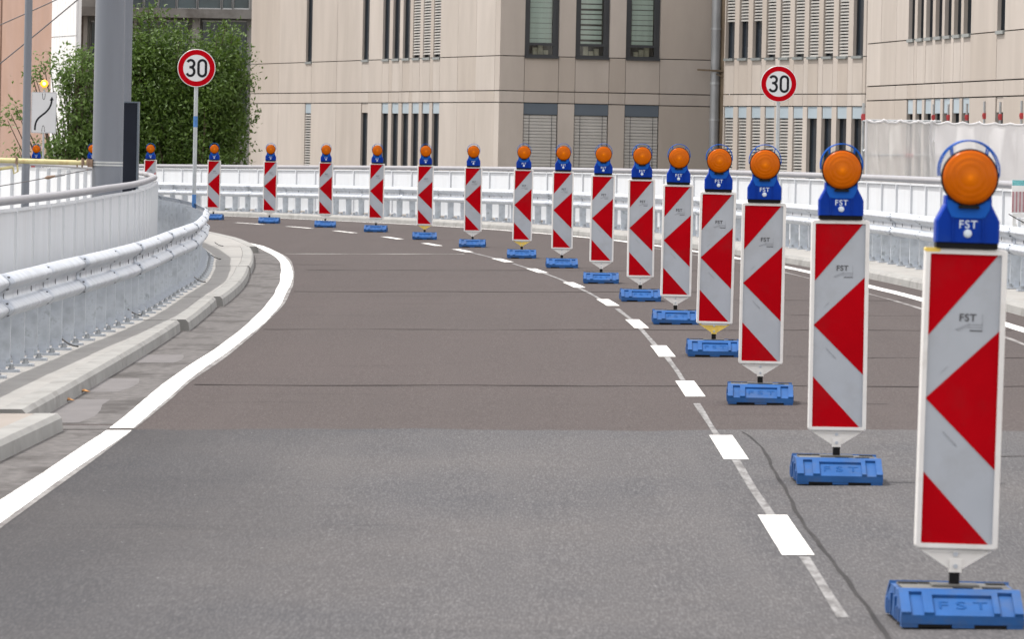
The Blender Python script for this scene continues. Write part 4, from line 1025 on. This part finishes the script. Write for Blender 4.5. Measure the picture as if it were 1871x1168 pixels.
    m = MB(); m.prism(rrect(-hw - 0.0008, -0.088, z1 - 0.0135, z1 + 0.001, 0.0065), -0.0265, 0.0405); D['corner'] = m.mesh('stained_corner', ['yellow'])
    # lamp
    zb = 1.272
    m = MB(); m.prism(rrect(-0.105, 0.105, zb, zb + 0.03, 0.006), -0.038, 0.066); D['lamp_foot'] = m.mesh('lamp_foot', ['black'])
    z_ = zb + 0.02
    body = [(-0.1085, z_), (0.1085, z_), (0.1085, z_ + 0.075), (0.08, z_ + 0.13), (0.079, z_ + 0.16), (-0.079, z_ + 0.16), (-0.08, z_ + 0.13), (-0.1085, z_ + 0.075)]
    m = MB(); yf, yb = -0.046, 0.074
    # bevelled front and back
    inn_ = [(x * 0.93, z_ + (z - z_) * 0.97 + 0.002) for x, z in body]; n = len(body)
    V = [(x, yf + 0.008, z) for x, z in body] + [(x, yf, z) for x, z in inn_] + [(x, yb - 0.008, z) for x, z in body] + [(x, yb, z) for x, z in inn_]
    F = [tuple(range(n, 2 * n)), tuple(range(4 * n - 1, 3 * n - 1, -1))]
    for i in range(n):
        k = (i + 1) % n; F += [(i, k, n + k, n + i), (i, 2 * n + i, 2 * n + k, k), (2 * n + i, 3 * n + i, 3 * n + k, 2 * n + k)]
    m.add(V, F); D['lamp_body'] = m.mesh('lamp_body', ['lampblue'])
    m = MB(); m.prism([(-0.055, z_ + 0.085), (0.055, z_ + 0.085), (0.072, z_ + 0.115), (0.074, z_ + 0.145), (-0.074, z_ + 0.145), (-0.072, z_ + 0.115)], yf - 0.005, yf + 0.004)
    D['collar'] = m.mesh('lamp_collar', ['lamplight'])
    for s in (-1, 1): m = MB(); m.box((s * 0.051, yf - 0.002, z_ + 0.047), (0.004, 0.008, 0.085)); D['rib%d' % s] = m.mesh('lamp_rib', ['lampblue'])
    cz = zb + 0.243; R0 = 0.0985
    m = MB(); m.lathe_y(0, cz, [(R0 - 0.007, -0.060), (R0, -0.059), (R0, -0.046), (R0 - 0.012, -0.044), (R0 - 0.014, 0.05), (R0 - 0.01, 0.052), (R0 - 0.01, 0.062), (R0 - 0.016, 0.063)], 36); D['ring'] = m.mesh('lens_ring', ['black'])
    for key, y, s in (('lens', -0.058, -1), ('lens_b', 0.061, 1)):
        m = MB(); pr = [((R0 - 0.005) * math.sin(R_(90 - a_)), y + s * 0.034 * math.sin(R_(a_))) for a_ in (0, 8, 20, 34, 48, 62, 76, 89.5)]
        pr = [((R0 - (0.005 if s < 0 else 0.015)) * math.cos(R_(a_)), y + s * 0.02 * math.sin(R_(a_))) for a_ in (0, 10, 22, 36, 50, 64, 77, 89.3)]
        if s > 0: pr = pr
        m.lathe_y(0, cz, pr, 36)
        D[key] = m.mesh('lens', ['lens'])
    m = MB(); m.box((0, -0.058, cz - R0 - 0.002), (0.07, 0.024, 0.011)); D['clamp'] = m.mesh('lens_clamp', ['black'])
    m = MB()
    for y in (-0.036, 0.05):
        pa = [(0.102 * math.cos(R_(a_)), y, cz + 0.0235 + 0.1025 * math.sin(R_(a_))) for a_ in np.linspace(-12, 192, 26)]
        m.tube(pa, 0.003, 6)
        for a_ in (52, 128): m.tube([(0.095 * math.cos(R_(a_)), y, cz + 0.095 * math.sin(R_(a_))), (0.102 * math.cos(R_(a_)), y, cz + 0.0235 + 0.1025 * math.sin(R_(a_)))], 0.0032, 6)
    for a_ in (60, 120, 90): m.tube([(0.102 * math.cos(R_(a_)), -0.036, cz + 0.0235 + 0.1025 * math.sin(R_(a_))), (0.102 * math.cos(R_(a_)), 0.05, cz + 0.0235 + 0.1025 * math.sin(R_(a_)))], 0.0026, 6)
    D['handle'] = m.mesh('lamp_handle', ['lamplight'])
    m = MB(); m.lathe_y(0, z_ + 0.032, [(0.0001, yf - 0.009), (0.008, yf - 0.009), (0.0135, yf - 0.006), (0.015, yf + 0.001)], 16); D['knob'] = m.mesh('round_bolt', ['letter'])
    D['l_text'] = text_mesh('lettering', 'FST', 0.038, 'letter', 0.0006, 0.0004, 1.15)
    D['b_text'] = text_mesh('lettering', 'FST', 0.085, 'basedark', 0.0005, 0.0, 1.5)
    return D, z_, zc_
BD, LZ, STZ = beacon_meshes()
def beacon(loc, rz, tilt, label, ytop=False, ygus=False, sc=1.02):
    t = empty('traffic_beacon', loc, label, 'traffic beacon', 'striped beacons in a curved row beside the dashed line')
    t.rotation_euler = (0, 0, rz); t.scale = (sc, sc, sc)
    ba = link_mesh('base', BD['base'], t); link_mesh('foot', BD['foot'], ba); link_mesh('top_plate', BD['top_plate'], ba)
    tx = link_mesh('lettering', BD['b_text'], ba, (0.005, -0.3268, 0.0712)); tx.rotation_euler = (R_(20.7), 0, 0)
    st = link_mesh('stem', BD['stem'], t)
    def up(name, key, par=None, loc_=(0, 0, 0), rx=0.0):
        o = link_mesh(name, BD[key], par or t, loc_); 
        if par is None: o.rotation_euler = (0, tilt, 0)
        else: o.rotation_euler = (rx, 0, 0)
        return o
    up('gusset', 'gusset_y' if ygus else 'gusset'); up('bolt', 'gbolt'); up('bolt', 'gbolt2')
    pn = up('panel', 'panel')
    up('white_sheet', 'white_sheet', pn); up('red_stripe', 'r1', pn); up('red_stripe', 'r2', pn); up('red_stripe', 'r3', pn); up('sticker', 'sticker', pn); tag(up('scuff_marks', 'scuff', pn), kind='stuff')
    up('lettering', 'st_text', pn, (0.012, -0.0168, STZ + 0.012), math.pi / 2)
    if ytop: up('stained_corner', 'corner', pn)
    lb = up('lamp_body', 'lamp_body'); up('lamp_foot', 'lamp_foot', lb); up('lamp_collar', 'collar', lb); up('lamp_rib', 'rib-1', lb); up('lamp_rib', 'rib1', lb)
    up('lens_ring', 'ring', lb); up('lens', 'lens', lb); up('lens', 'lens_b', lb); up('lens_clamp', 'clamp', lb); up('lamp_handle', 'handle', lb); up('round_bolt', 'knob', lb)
    up('lettering', 'l_text', lb, (0, -0.0466, LZ + 0.062), math.pi / 2)
    return t
BE = [(1.563, 25.6), (1.615, 36.2), (1.605, 47.2), (1.59, 57.7), (1.51, 67.9), (1.35, 77.6), (1.05, 87.4), (0.65, 98.2), (0.12, 106.5), (-0.66, 118.0), (-1.55, 127.5), (-2.60, 138.2), (-3.74, 145.4), (-5.07, 152.0), (-6.52, 159.0), (-8.30, 167.0), (-10.05, 174.3), (-11.85, 181.5)]
ORD = ['nearest', 'second', 'third', 'fourth', 'fifth', 'sixth', 'seventh', 'eighth', 'ninth', 'tenth', 'eleventh', 'twelfth', 'thirteenth', 'fourteenth', 'fifteenth', 'sixteenth', 'seventeenth', 'eighteenth']
for i, (X, Y) in enumerate(BE):
    o = X - xr(Y)
    for _ in range(6): q = P(Y + o * dxr(Y), o); o += X - q[0]
    z = bank(Y) * o + grade(Y)
    lab = f'{ORD[i]} red and white striped beacon with amber lamp, counting from the nearest one'
    if i == 0: lab = 'nearest striped beacon with amber lamp, a yellow stain on its top corner'
    if i == 3: lab = 'fourth striped beacon from the nearest, a yellow wedge under its panel'
    if i == 8: lab = 'ninth striped beacon from the nearest, a yellowed wedge under its panel'
    if i == 10: lab = 'eleventh striped beacon from the nearest, a yellowed wedge under its panel'
    if i == 14: lab = 'striped beacon half hidden at its foot by the end of the inner guardrail'
    if i == 15: lab = 'striped beacon showing only its lamp and red top beside the dark panel'
    if i == 16: lab = 'amber beacon lamp peeping out beside the thick grey mast'
    if i == 17: lab = 'farthest beacon, only its amber lamp showing above the yellow arm'
    beacon((X, Y, z + 0.004), random.uniform(-0.025, 0.025), R_([0.75, -0.15, 0.1, 0.55, 0.2, -0.3, 0.1, -0.2, 0.3, -0.4, -0.2, 0.1, -0.3, 0.2, 0, 0, 0, 0][i]), lab, i == 0, i in (3, 8, 10), [1.024, 1.016][i] if i < 2 else 1.012)

# ------------------------------------------------------------------ speed-limit signs
def digits_30(m, y, h, w):
    sw = 0.135 * h
    # 3
    cx = -0.31 * h; rt = 0.19 * h
    up_ = arc(cx, 0.25 * h, rt, 0.20 * h, 155, -75, 16); lo_ = arc(cx - 0.01 * h, -0.20 * h, rt * 1.1, 0.245 * h, 80, -155, 18)
    stroke(m, [(a, b * 0.94) for a, b in up_], sw, y, 0, 2); stroke(m, [(a, b * 0.94) for a, b in lo_], sw, y - 0.0004, 0, 2)
    stroke(m, [(cx - 0.07 * h, 0.045 * h), (cx + 0.06 * h, 0.045 * h)], sw, y - 0.0008, 0, 2)
    # 0
    cx = 0.31 * h; rx = 0.20 * h; k = 0.225 * h
    pts = arc(cx, k, rx, 0.205 * h, 0, 180, 14) + arc(cx, -k, rx, 0.205 * h, 180, 360, 14); pts.append(pts[0]); pts.append(pts[1])
    stroke(m, pts, sw, y, 0, 2)
def speed_sign(loc, zc, dia, label, z_bot, tape, rz):
    t = empty('speed_limit_sign', loc, label, 'road sign', 'round speed limit signs on poles', rz)
    r = dia / 2; z = zc - loc[2]
    m = MB(); m.tube([(0, 0.03, 0), (0, 0.03, z + r * 0.9)], 0.03, 12); po = m.build('pole', 'polegalv', t, world=False)
    for a_, b_ in tape: q = MB(); q.tube([(0, 0.03, a_ - loc[2]), (0, 0.03, b_ - loc[2])], 0.0315, 12, 0, False); q.build('blue_tape', 'bluetape', po, world=False)
    m = MB(); m.lathe_y(0, z, [(0.0001, -0.010), (r - 0.014, -0.010), (r - 0.004, -0.012), (r, -0.008), (r, 0.008), (0.0001, 0.008)], 48, 0, False)
    pl_ = m.build('disc', 'signwhite', t, world=False)
    m = MB(); m.lathe_y(0, z, [(r * 0.70, -0.0115), (r * 0.965, -0.0115)], 48, 0, False); m.build('red_ring', 'signred', pl_, world=False)
    m = MB(); digits_30(m, -0.0125, dia * 0.49, 0); 
    m.v = [(x, y, zz + z) for x, y, zz in m.v]; m.build('digits', ['signwhite', 'signred', 'signblack'], pl_, world=False)
    m = MB()
    for dz in (-0.12, 0.12): m.box((0, 0.03, z + dz), (0.075, 0.075, 0.035))
    m.build('bracket', 'polegalv', t, world=False)
    return t
ys_ = 109.0; c = pt(359, 124, ys_); b = pt(355.5, 360, ys_)
speed_sign((c[0], ys_, grade(ys_) - 0.07 + PAVZ), c[2], 0.565, 'round speed limit sign in front of the trees on a blue taped pole', 0, [(0.4, 0.78), (pt(355, 232, ys_)[2], pt(355, 212, ys_)[2])], 0.0)
ys_ = 117.0; c = pt(1423, 153, ys_)
speed_sign((c[0], ys_, -0.05), c[2], 0.58, 'round speed limit sign in front of the louvred beige wing', 0, [], 0.0)

# ------------------------------------------------------------------ lane-shift sign with flashing lamp
YL = 182.0; c = pt(80, 205.5, YL); w_, h_ = 46 * YL / FPX, 75 * YL / FPX
t = empty('lane_shift_sign', (c[0], YL, -0.35), 'white sign with a curved black arrow under a lit yellow lamp', 'road sign')
m = MB(); m.tube([(0, 0.03, 0), (0, 0.03, c[2] + 0.35 + h_ / 2 + 0.16)], 0.026, 10); m.build('pole', 'polegalv', t, world=False)
zc_ = c[2] + 0.35
m = MB(); m.prism(rrect(-w_ / 2, w_ / 2, zc_ - h_ / 2, zc_ + h_ / 2, 0.03), -0.01, 0.01); plt = m.build('plate', 'signwhite', t, world=False)
m = MB(); fx = lambda u, v: ((u - 0.5) * w_, zc_ + (0.5 - v) * h_)
o = rrect(-w_ / 2 + 0.012, w_ / 2 - 0.012, zc_ - h_ / 2 + 0.012, zc_ + h_ / 2 - 0.012, 0.025); stroke(m, o + o[:2], 0.008, -0.0115, 0, 1)
A = [fx(0.16, 0.93), fx(0.165, 0.84), fx(0.20, 0.74), fx(0.28, 0.65), fx(0.42, 0.57), fx(0.58, 0.49), fx(0.70, 0.40), fx(0.78, 0.30), fx(0.81, 0.20)]
A2 = []
for i in range(len(A) - 1):
    for k in range(4):
        tt = k / 4; p0, p1, p2_, p3 = A[max(i - 1, 0)], A[i], A[i + 1], A[min(i + 2, len(A) - 1)]
        A2.append(tuple(0.5 * ((2 * p1[d]) + (-p0[d] + p2_[d]) * tt + (2 * p0[d] - 5 * p1[d] + 4 * p2_[d] - p3[d]) * tt ** 2 + (-p0[d] + 3 * p1[d] - 3 * p2_[d] + p3[d]) * tt ** 3) for d in (0, 1)))
A2.append(A[-1]); stroke(m, A2, 0.045, -0.0115, 0, 0)
a1, a2, a3 = fx(0.72, 0.205), fx(0.89, 0.195), fx(0.815, 0.105); m.add([(a1[0], -0.0118, a1[1]), (a2[0], -0.0118, a2[1]), (a3[0], -0.0118, a3[1])], [(0, 1, 2)], 0)
c1 = fx(0.49, 0.0); stroke(m, arc(c1[0], c1[1] - 0.03, 0.035, 0.16, 180, 360, 12), 0.012, -0.0115, 0, 0)
c1 = fx(0.49, 1.0); stroke(m, arc(c1[0], c1[1] + 0.03, 0.035, 0.16, 0, 180, 12), 0.012, -0.0115, 0, 0)
m.build('arrow_marking', ['signblack', 'inkpale'], plt, world=False)
zl_ = zc_ + h_ / 2 + 0.21
m = MB(); m.lathe_y(0, zl_, [(0.0001, -0.05), (0.06, -0.045), (0.09, -0.02), (0.095, 0.0), (0.06, 0.03), (0.0001, 0.035)], 20); fl_ = m.build('flashing_lamp', 'flash', t, world=False)
m = MB(); m.lathe_y(0, zl_, [(0.0001, -0.066), (0.03, -0.06), (0.045, -0.046), (0.03, -0.036)], 16); m.build('bulb_glow', 'flashcore', fl_, world=False)
m = MB(); m.box((0, 0.03, zl_ - 0.12), (0.1, 0.05, 0.06)); m.tube([(-0.1, 0.01, zl_), (-0.12, 0.05, zl_)], 0.03, 8); m.build('lamp_holder', 'armyellow', t, world=False)

# ------------------------------------------------------------------ masts, arm, wires inside the bend
YM = 101.0; c = pt(196, 300, YM)
mt = empty('overhead_line_mast', (c[0], YM, -6.5), 'thick smooth grey mast rising behind the inner railing', 'mast')
q0, q1 = pt(168, 335, YM), pt(223, 335, YM); rbot = (q1[0] - q0[0]) / 2; q0, q1 = pt(172.5, 0, YM), pt(226.5, 0, YM)
m = MB(); m.tube([(0, 0, 0), (0, 0, 8.3), (0, 0, 13)], [rbot * 1.02, rbot, rbot * 0.95], 32); m.build('shaft', 'mast', mt, world=False)
for yy in (296.5, 301.5):
    z = pt(196, yy, YM)[2] + 6.5; m = MB(); m.tube([(0, 0, z - 0.012), (0, 0, z + 0.012)], rbot + 0.008, 32); m.build('strap', 'strap', mt, world=False)
ca = pt(168, 298, YM); z = ca[2]
m = MB(); m.tube([ca + (-0.02, -0.05, 0), ca + (-3.2, -0.05, 0.035)], 0.036, 12); am = m.build('cantilever_arm', 'armyellow', mt)
m = MB()
for dx in (-0.05, -0.12): m.tube([ca + (dx, -0.1, -0.03), ca + (dx, -0.1, 0.06)], 0.022, 8); m.tube([ca + (dx - 0.08, -0.06, -0.06), ca + (dx - 0.08, -0.06, 0.07)], 0.012, 6)
m.box(ca + (-0.02, -0.06, 0.0), (0.07, 0.1, 0.11)); m.build('arm_clamp', 'rust', am)
m = MB(); ck = pt(31, 294, YM); m.box(ck + (0, -0.05, 0), (0.03, 0.09, 0.09)); m.build('arm_band', 'rust', am)
m = MB(); e1_ = pt(-30, 313, YM); e2_ = pt(24, 305, YM); e3_ = pt(26, 317, YM); e4_ = pt(33, 313, YM); e5_ = pt(32, 300, YM)
m.tube([e1_ + (0, -.05, 0), e2_ + (0, -.05, 0)], 0.022, 8); m.tube([e2_ + (0, -.05, 0), e3_ + (0, -.05, 0), e4_ + (0, -.05, 0), e5_ + (0, -.05, 0)], 0.014, 8); m.build('registration_arm', 'armyellow', am)
# thinner mast right behind it with a dark cabinet
YN = 112.0; c2 = pt(228, 300, YN); rn = 9.5 * YN / FPX
nm = empty('slim_mast', (c2[0], YN, -6.5), 'slimmer grey pole directly behind the thick mast', 'mast')
m = MB(); m.tube([(0, 0, 0), (0, 0, 13)], rn, 20); m.build('shaft', 'mast', nm, world=False)
YP = 108.0; p0, p1 = pt(224, 330, YP), pt(254, 188, YP)
db = empty('dark_cabinet', (p0[0], YP, -6.5), 'dark navy upright panel beside the thick grey mast', 'cabinet')
m = MB(); m.obox((p0[0], YP, -6.5), (p1[0] - p0[0] - 0.025, 0, 0), (0, 0.3, 0), (0, 0, p1[2] + 6.5)); bdy = m.build('body', 'navy', db)
m = MB(); m.obox((p1[0] - 0.022, YP - 0.01, -6.5), (0.022, 0, 0), (0, 0.32, 0), (0, 0, p1[2] + 6.5)); m.obox((p0[0], YP - 0.01, p1[2]), (p1[0] - p0[0], 0, 0), (0, 0.32, 0), (0, 0, 0.02)); m.build('edge_trim', 'boxdark', db)
YQ = 118.0; c3 = pt(47, 300, YQ); q0, q1 = pt(39, 300, YQ), pt(54, 300, YQ)
lm = empty('lamp_post', (c3[0], YQ, -6.5), 'thin grey post at the far left beside the white sign', 'post')
m = MB(); rr_ = (q1[0] - q0[0]) / 2; m.tube([(0, 0, 0), (0, 0, 7), (0, 0, 13)], [rr_ * 1.05, rr_, rr_ * 0.9], 20); m.build('shaft', 'mast', lm, world=False)
m = MB(); m.tube([(0, 0, 0), (0, 0, 0.4)], rr_ * 1.6, 20); m.build('collar', 'mast', lm, world=False)
def wire(pa, Ya, pb, Yb, r, label):
    a_, b_ = pt(*pa, Ya), pt(*pb, Yb); L_ = np.linalg.norm(b_ - a_)
    m = MB(); m.tube([a_ + (b_ - a_) * k / 8 - np.array((0, 0, 4 * (k / 8) * (1 - k / 8) * L_ * 0.004)) for k in range(9)], r, 6)
    return tag(m.build('wire', 'wire'), label, 'wire', 'overhead wires at the left')
wire((-30, 58), 125, (118, -8), 125, 0.011, 'upper slanting wire crossing the pink wall')
wire((-30, 140), 128, (150, -8), 128, 0.013, 'lower slanting wire running up toward the white tower')
w3 = wire((-30, 345), YM - 1.5, (168, 309), YM - 1.0, 0.007, 'thin stay wire running down from the thick mast')
sp0 = pt(81, 325.5, YM - 1.3); sp1 = pt(101, 321.5, YM - 1.3)
m = MB(); m.tube([sp0, sp0 * 0.7 + sp1 * 0.3, sp1], [0.008, 0.026, 0.014], 8); m.build('wedge_clamp', 'rust', w3)
sp2 = pt(119, 318, YM - 1.3); m = MB(); m.tube([sp1 + (0, 0, .016), sp2 + (0, 0, .016)], 0.006, 6); m.tube([sp1 - (0, 0, .016), sp2 - (0, 0, .016)], 0.006, 6); m.build('turnbuckle', 'bolt', w3)

# ------------------------------------------------------------------ scaffold and tarpaulins at the right
YS = 125.0
def tarp(name, label, x0, x1, ytop, ybot, mm, seed, folds):
    rg = np.random.default_rng(seed); a_, b_ = pt(x0, ytop, YS), pt(x1, ybot, YS)
    nx, nz = 60, 26; V = []
    ph = rg.random(6) * 6.28
    for j in range(nz + 1):
        v = j / nz; z = a_[2] + (b_[2] - a_[2]) * v
        for i in range(nx + 1):
            u = i / nx; X = a_[0] + (b_[0] - a_[0]) * u
            sag = -0.045 * (1 - v) ** 2 * abs(math.sin(u * folds * math.pi)) ** 0.7
            d = 0.02 * math.sin(u * 9 * folds / 3 + 3.5 * v + ph[0]) + 0.014 * math.sin(u * 23 + 6 * v + ph[1]) * (0.4 + v) + 0.02 * math.sin(4 * v + ph[2] + 3 * u) + 0.010 * math.sin(41 * u - 9 * v + ph[3])
            for q in range(folds):
                cu = (q + 0.5) / folds + 0.03 * math.sin(q * 2.4 + seed) + (0.10 * math.sin(q * 1.7 + seed)) * v
                d += 0.05 * math.sin(q * 3.1 + 1) * math.exp(-abs(u - cu) / 0.018) * (0.35 + 0.65 * math.sin(math.pi * min(1, v * 1.2 + 0.15)))
            V.append((X + 0.01 * math.sin(7 * v + ph[4]), YS + d, z + sag + 0.006 * math.sin(u * 60 + ph[5]) * (1 - v) ** 4))
    F = [(j * (nx + 1) + i, (j + 1) * (nx + 1) + i, (j + 1) * (nx + 1) + i + 1, j * (nx + 1) + i + 1) for j in range(nz) for i in range(nx)]
    m = MB(); m.add(V, F, 0, True); o = m.build(name, mm)
    h = MB(); h.tube([V[i] for i in range(0, nx + 1)], 0.02, 7); h.tube([V[j * (nx + 1)] for j in range(nz + 1)], 0.022, 7); tag(h.build('hem', 'tarphem', o), kind='stuff')
    return tag(o, label, 'tarpaulin', 'white tarpaulins hung on the scaffold')
tarp('tarpaulin', 'thin greyish tarpaulin with a scaffold tube showing through, left of the whiter one', 1584, 1706, 218, 420, 'tarpthin', 2, 4)
tarp('tarpaulin', 'creased white tarpaulin behind the nearest amber lamp', 1703, 1960, 221, 420, 'tarp', 4, 9)
sc_o = pt(1579, 300, YS)
sf = empty('scaffold', (sc_o[0], YS + 0.1, -6.5), 'steel scaffold uprights with red couplers behind the tarpaulins', 'scaffold')
def upright(x, Y, ytop, ycoup, rt=0.024):
    a_ = pt(x, ytop, Y); m = MB(); m.tube([(a_[0], Y, -6.5), (a_[0], Y, a_[2])], rt, 10); o = m.build('upright', 'scaff', sf)
    cc = pt(x, ycoup, Y); m = MB(); m.tube([(a_[0], Y, cc[2] - 0.06), (a_[0], Y, cc[2] + 0.05)], rt * 1.45, 10); m.box((a_[0] - 0.02, Y, cc[2]), (0.04, 0.05, 0.05)); m.build('coupler', 'coupler', o)
upright(1578, YS + 0.1, 188, 213)
for x, Y, yt, yc in ((1706, 146, 190, 214), (1733, 143, 190, 214), (1767, 140, 189, 214), (1799, 136.5, 185, 211), (1828, 134, 186, 213), (1867, 131, 184, 211)): upright(x, Y, yt, yc)
m = MB(); a_, b_ = pt(1576, 283, YS + 0.12), pt(1720, 284, YS + 0.12); m.tube([a_, b_], 0.022, 10); lg = m.build('ledger', 'scaff', sf)
cc = pt(1661, 284, YS + 0.12); m = MB(); m.tube([cc - (0.07, 0, 0), cc + (0.07, 0, 0)], 0.033, 10); m.build('coupler', 'coupler', lg)
m = MB(); m.tube([pt(1576, 220, YS + 0.12), pt(1720, 222, YS + 0.12)], 0.024, 10); m.build('ledger', 'scaff', sf)
m = MB(); m.tube([pt(1578, 277, YS + 0.05), pt(1584, 272, YS + 0.05)], 0.03, 8); m.tube([pt(1577, 221, YS + 0.06), pt(1592, 223, YS + 0.06)], 0.022, 8); m.build('wedge', 'scaff', sf)

# striped board on the outer strip, cut by the picture edge
YD = 83.5; c = pt(1848, 395, YD); zf = bank(YD) * 4.9 + grade(YD) + PAVZ
bd = empty('striped_board', (c[0], YD, zf), 'white board with faded red stripes and teal top behind the outer guardrail', 'barrier')
def fbd(mb, x0, x1, y0_, y1_, n0, n1, mi=0): fb(mb, x0, x1, y0_, y1_, n0, n1, YD, mi)
m = MB(); fbd(m, 1848, 1905, 389, 340, 0, 0.05); m.build('board', 'boardwhite', bd)
m = MB(); fbd(m, 1850, 1905, 340, 330, 0.002, 0.045); m.build('teal_band', 'teal', bd)
for i in range(8):
    m = MB(); fbd(m, 1849 + i * 6.4, 1849 + i * 6.4 + 3.9, 387.5, 350, -0.006, -0.0015); m.build('stripe', 'pinkstripe', bd)
    m = MB(); fbd(m, 1853 + i * 6.4, 1853 + i * 6.4 + 2.2, 387.5, 350, -0.005, -0.0015); m.build('stripe', 'greystripe', bd)
m = MB(); fbd(m, 1850, 1905, 397, 391, 0, 0.05); fbd(m, 1850, 1856, 409, 397, 0, 0.05); fbd(m, 1866, 1905, 411, 400, 0, 0.05); m.build('lower_rail', 'boardwhite', bd)
a_ = pt(1850, 412, YD); m = MB(); m.obox((a_[0], YD, zf), (0.05, 0, 0), (0, 0.05, 0), (0, 0, a_[2] - zf + 0.02)); m.obox((a_[0] + 0.25, YD, zf), (0.05, 0, 0), (0, 0.05, 0), (0, 0, a_[2] - zf + 0.02)); m.build('leg', 'boardwhite', bd)
m = MB(); m.tube([pt(1843, 391, YD - 0.02), pt(1860, 401, YD - 0.02), pt(1875, 409, YD - 0.02)], 0.006, 6); m.build('strap', 'cable', bd)

# ------------------------------------------------------------------ small things on the inner pavement
def gp(px, py, dz):
    """point on the road surface plus dz under a sight line"""
    r = ray(px, py); Y = 60.0
    for _ in range(60):
        X = r[0] * Y; z = bank(Y) * (X - xr(Y)) + grade(Y) + dz; Y = 0.5 * Y + 0.5 * (z - CAMH) / r[2]
    return np.array((X, Y, z))
for (x, y), lab in (((128, 634), 'black cable stub on the pavement by the nearest guardrail feet'), ((246, 577), 'black cable stub lying under the middle of the inner guardrail'), ((365, 516), 'small cable stub farther along the inner pavement'), ((395, 474), 'cable stub beside the last visible inner guardrail feet'), ((400, 450), 'farthest cable stub where the inner pavement bends away')):
    p = gp(x, y, PAVZ + 0.012); m = MB()
    pts = [p + np.array((-0.065 + 0.13 * k / 6, 0.15 * (0.5 - k / 6), 0.006 + 0.05 * (1 - k / 6) ** 2)) for k in range(7)]
    m.tube(pts, 0.0065, 7); o = tag(m.build('cable_stub', 'cable'), lab, 'cable', 'cable stubs sticking out of the inner pavement')
for (x, y), lab in (((121, 733), 'dry orange leaf against the kerb, the nearer of two'), ((150, 717), 'dry orange leaf against the kerb, the farther of two')):
    p = gp(x, y, 0.012); m = MB(); m.add([p + (-0.05, 0, 0), p + (0, -0.06, 0.012), p + (0.055, 0.01, 0.004), p + (0.01, 0.07, 0.02)], [(0, 1, 2, 3)]); tag(m.build('fallen_leaf', 'dryleaf'), lab, 'leaf', 'dry leaves in the gutter')
for (x, y), lab in (((1652, 519), 'dry leaf on the outer kerb left of the nearest beacon'), ((1668, 522), 'paler dry leaf on the outer kerb beside the nearest beacon')):
    p = gp(x, y, 0.02); m = MB(); m.add([p + (-0.05, 0, 0), p + (0, -0.06, 0.012), p + (0.06, 0.01, 0.02), p + (0.01, 0.07, 0.03)], [(0, 1, 2, 3)]); tag(m.build('fallen_leaf', 'dryleaf'), lab, 'leaf', 'dry leaves in the gutter')
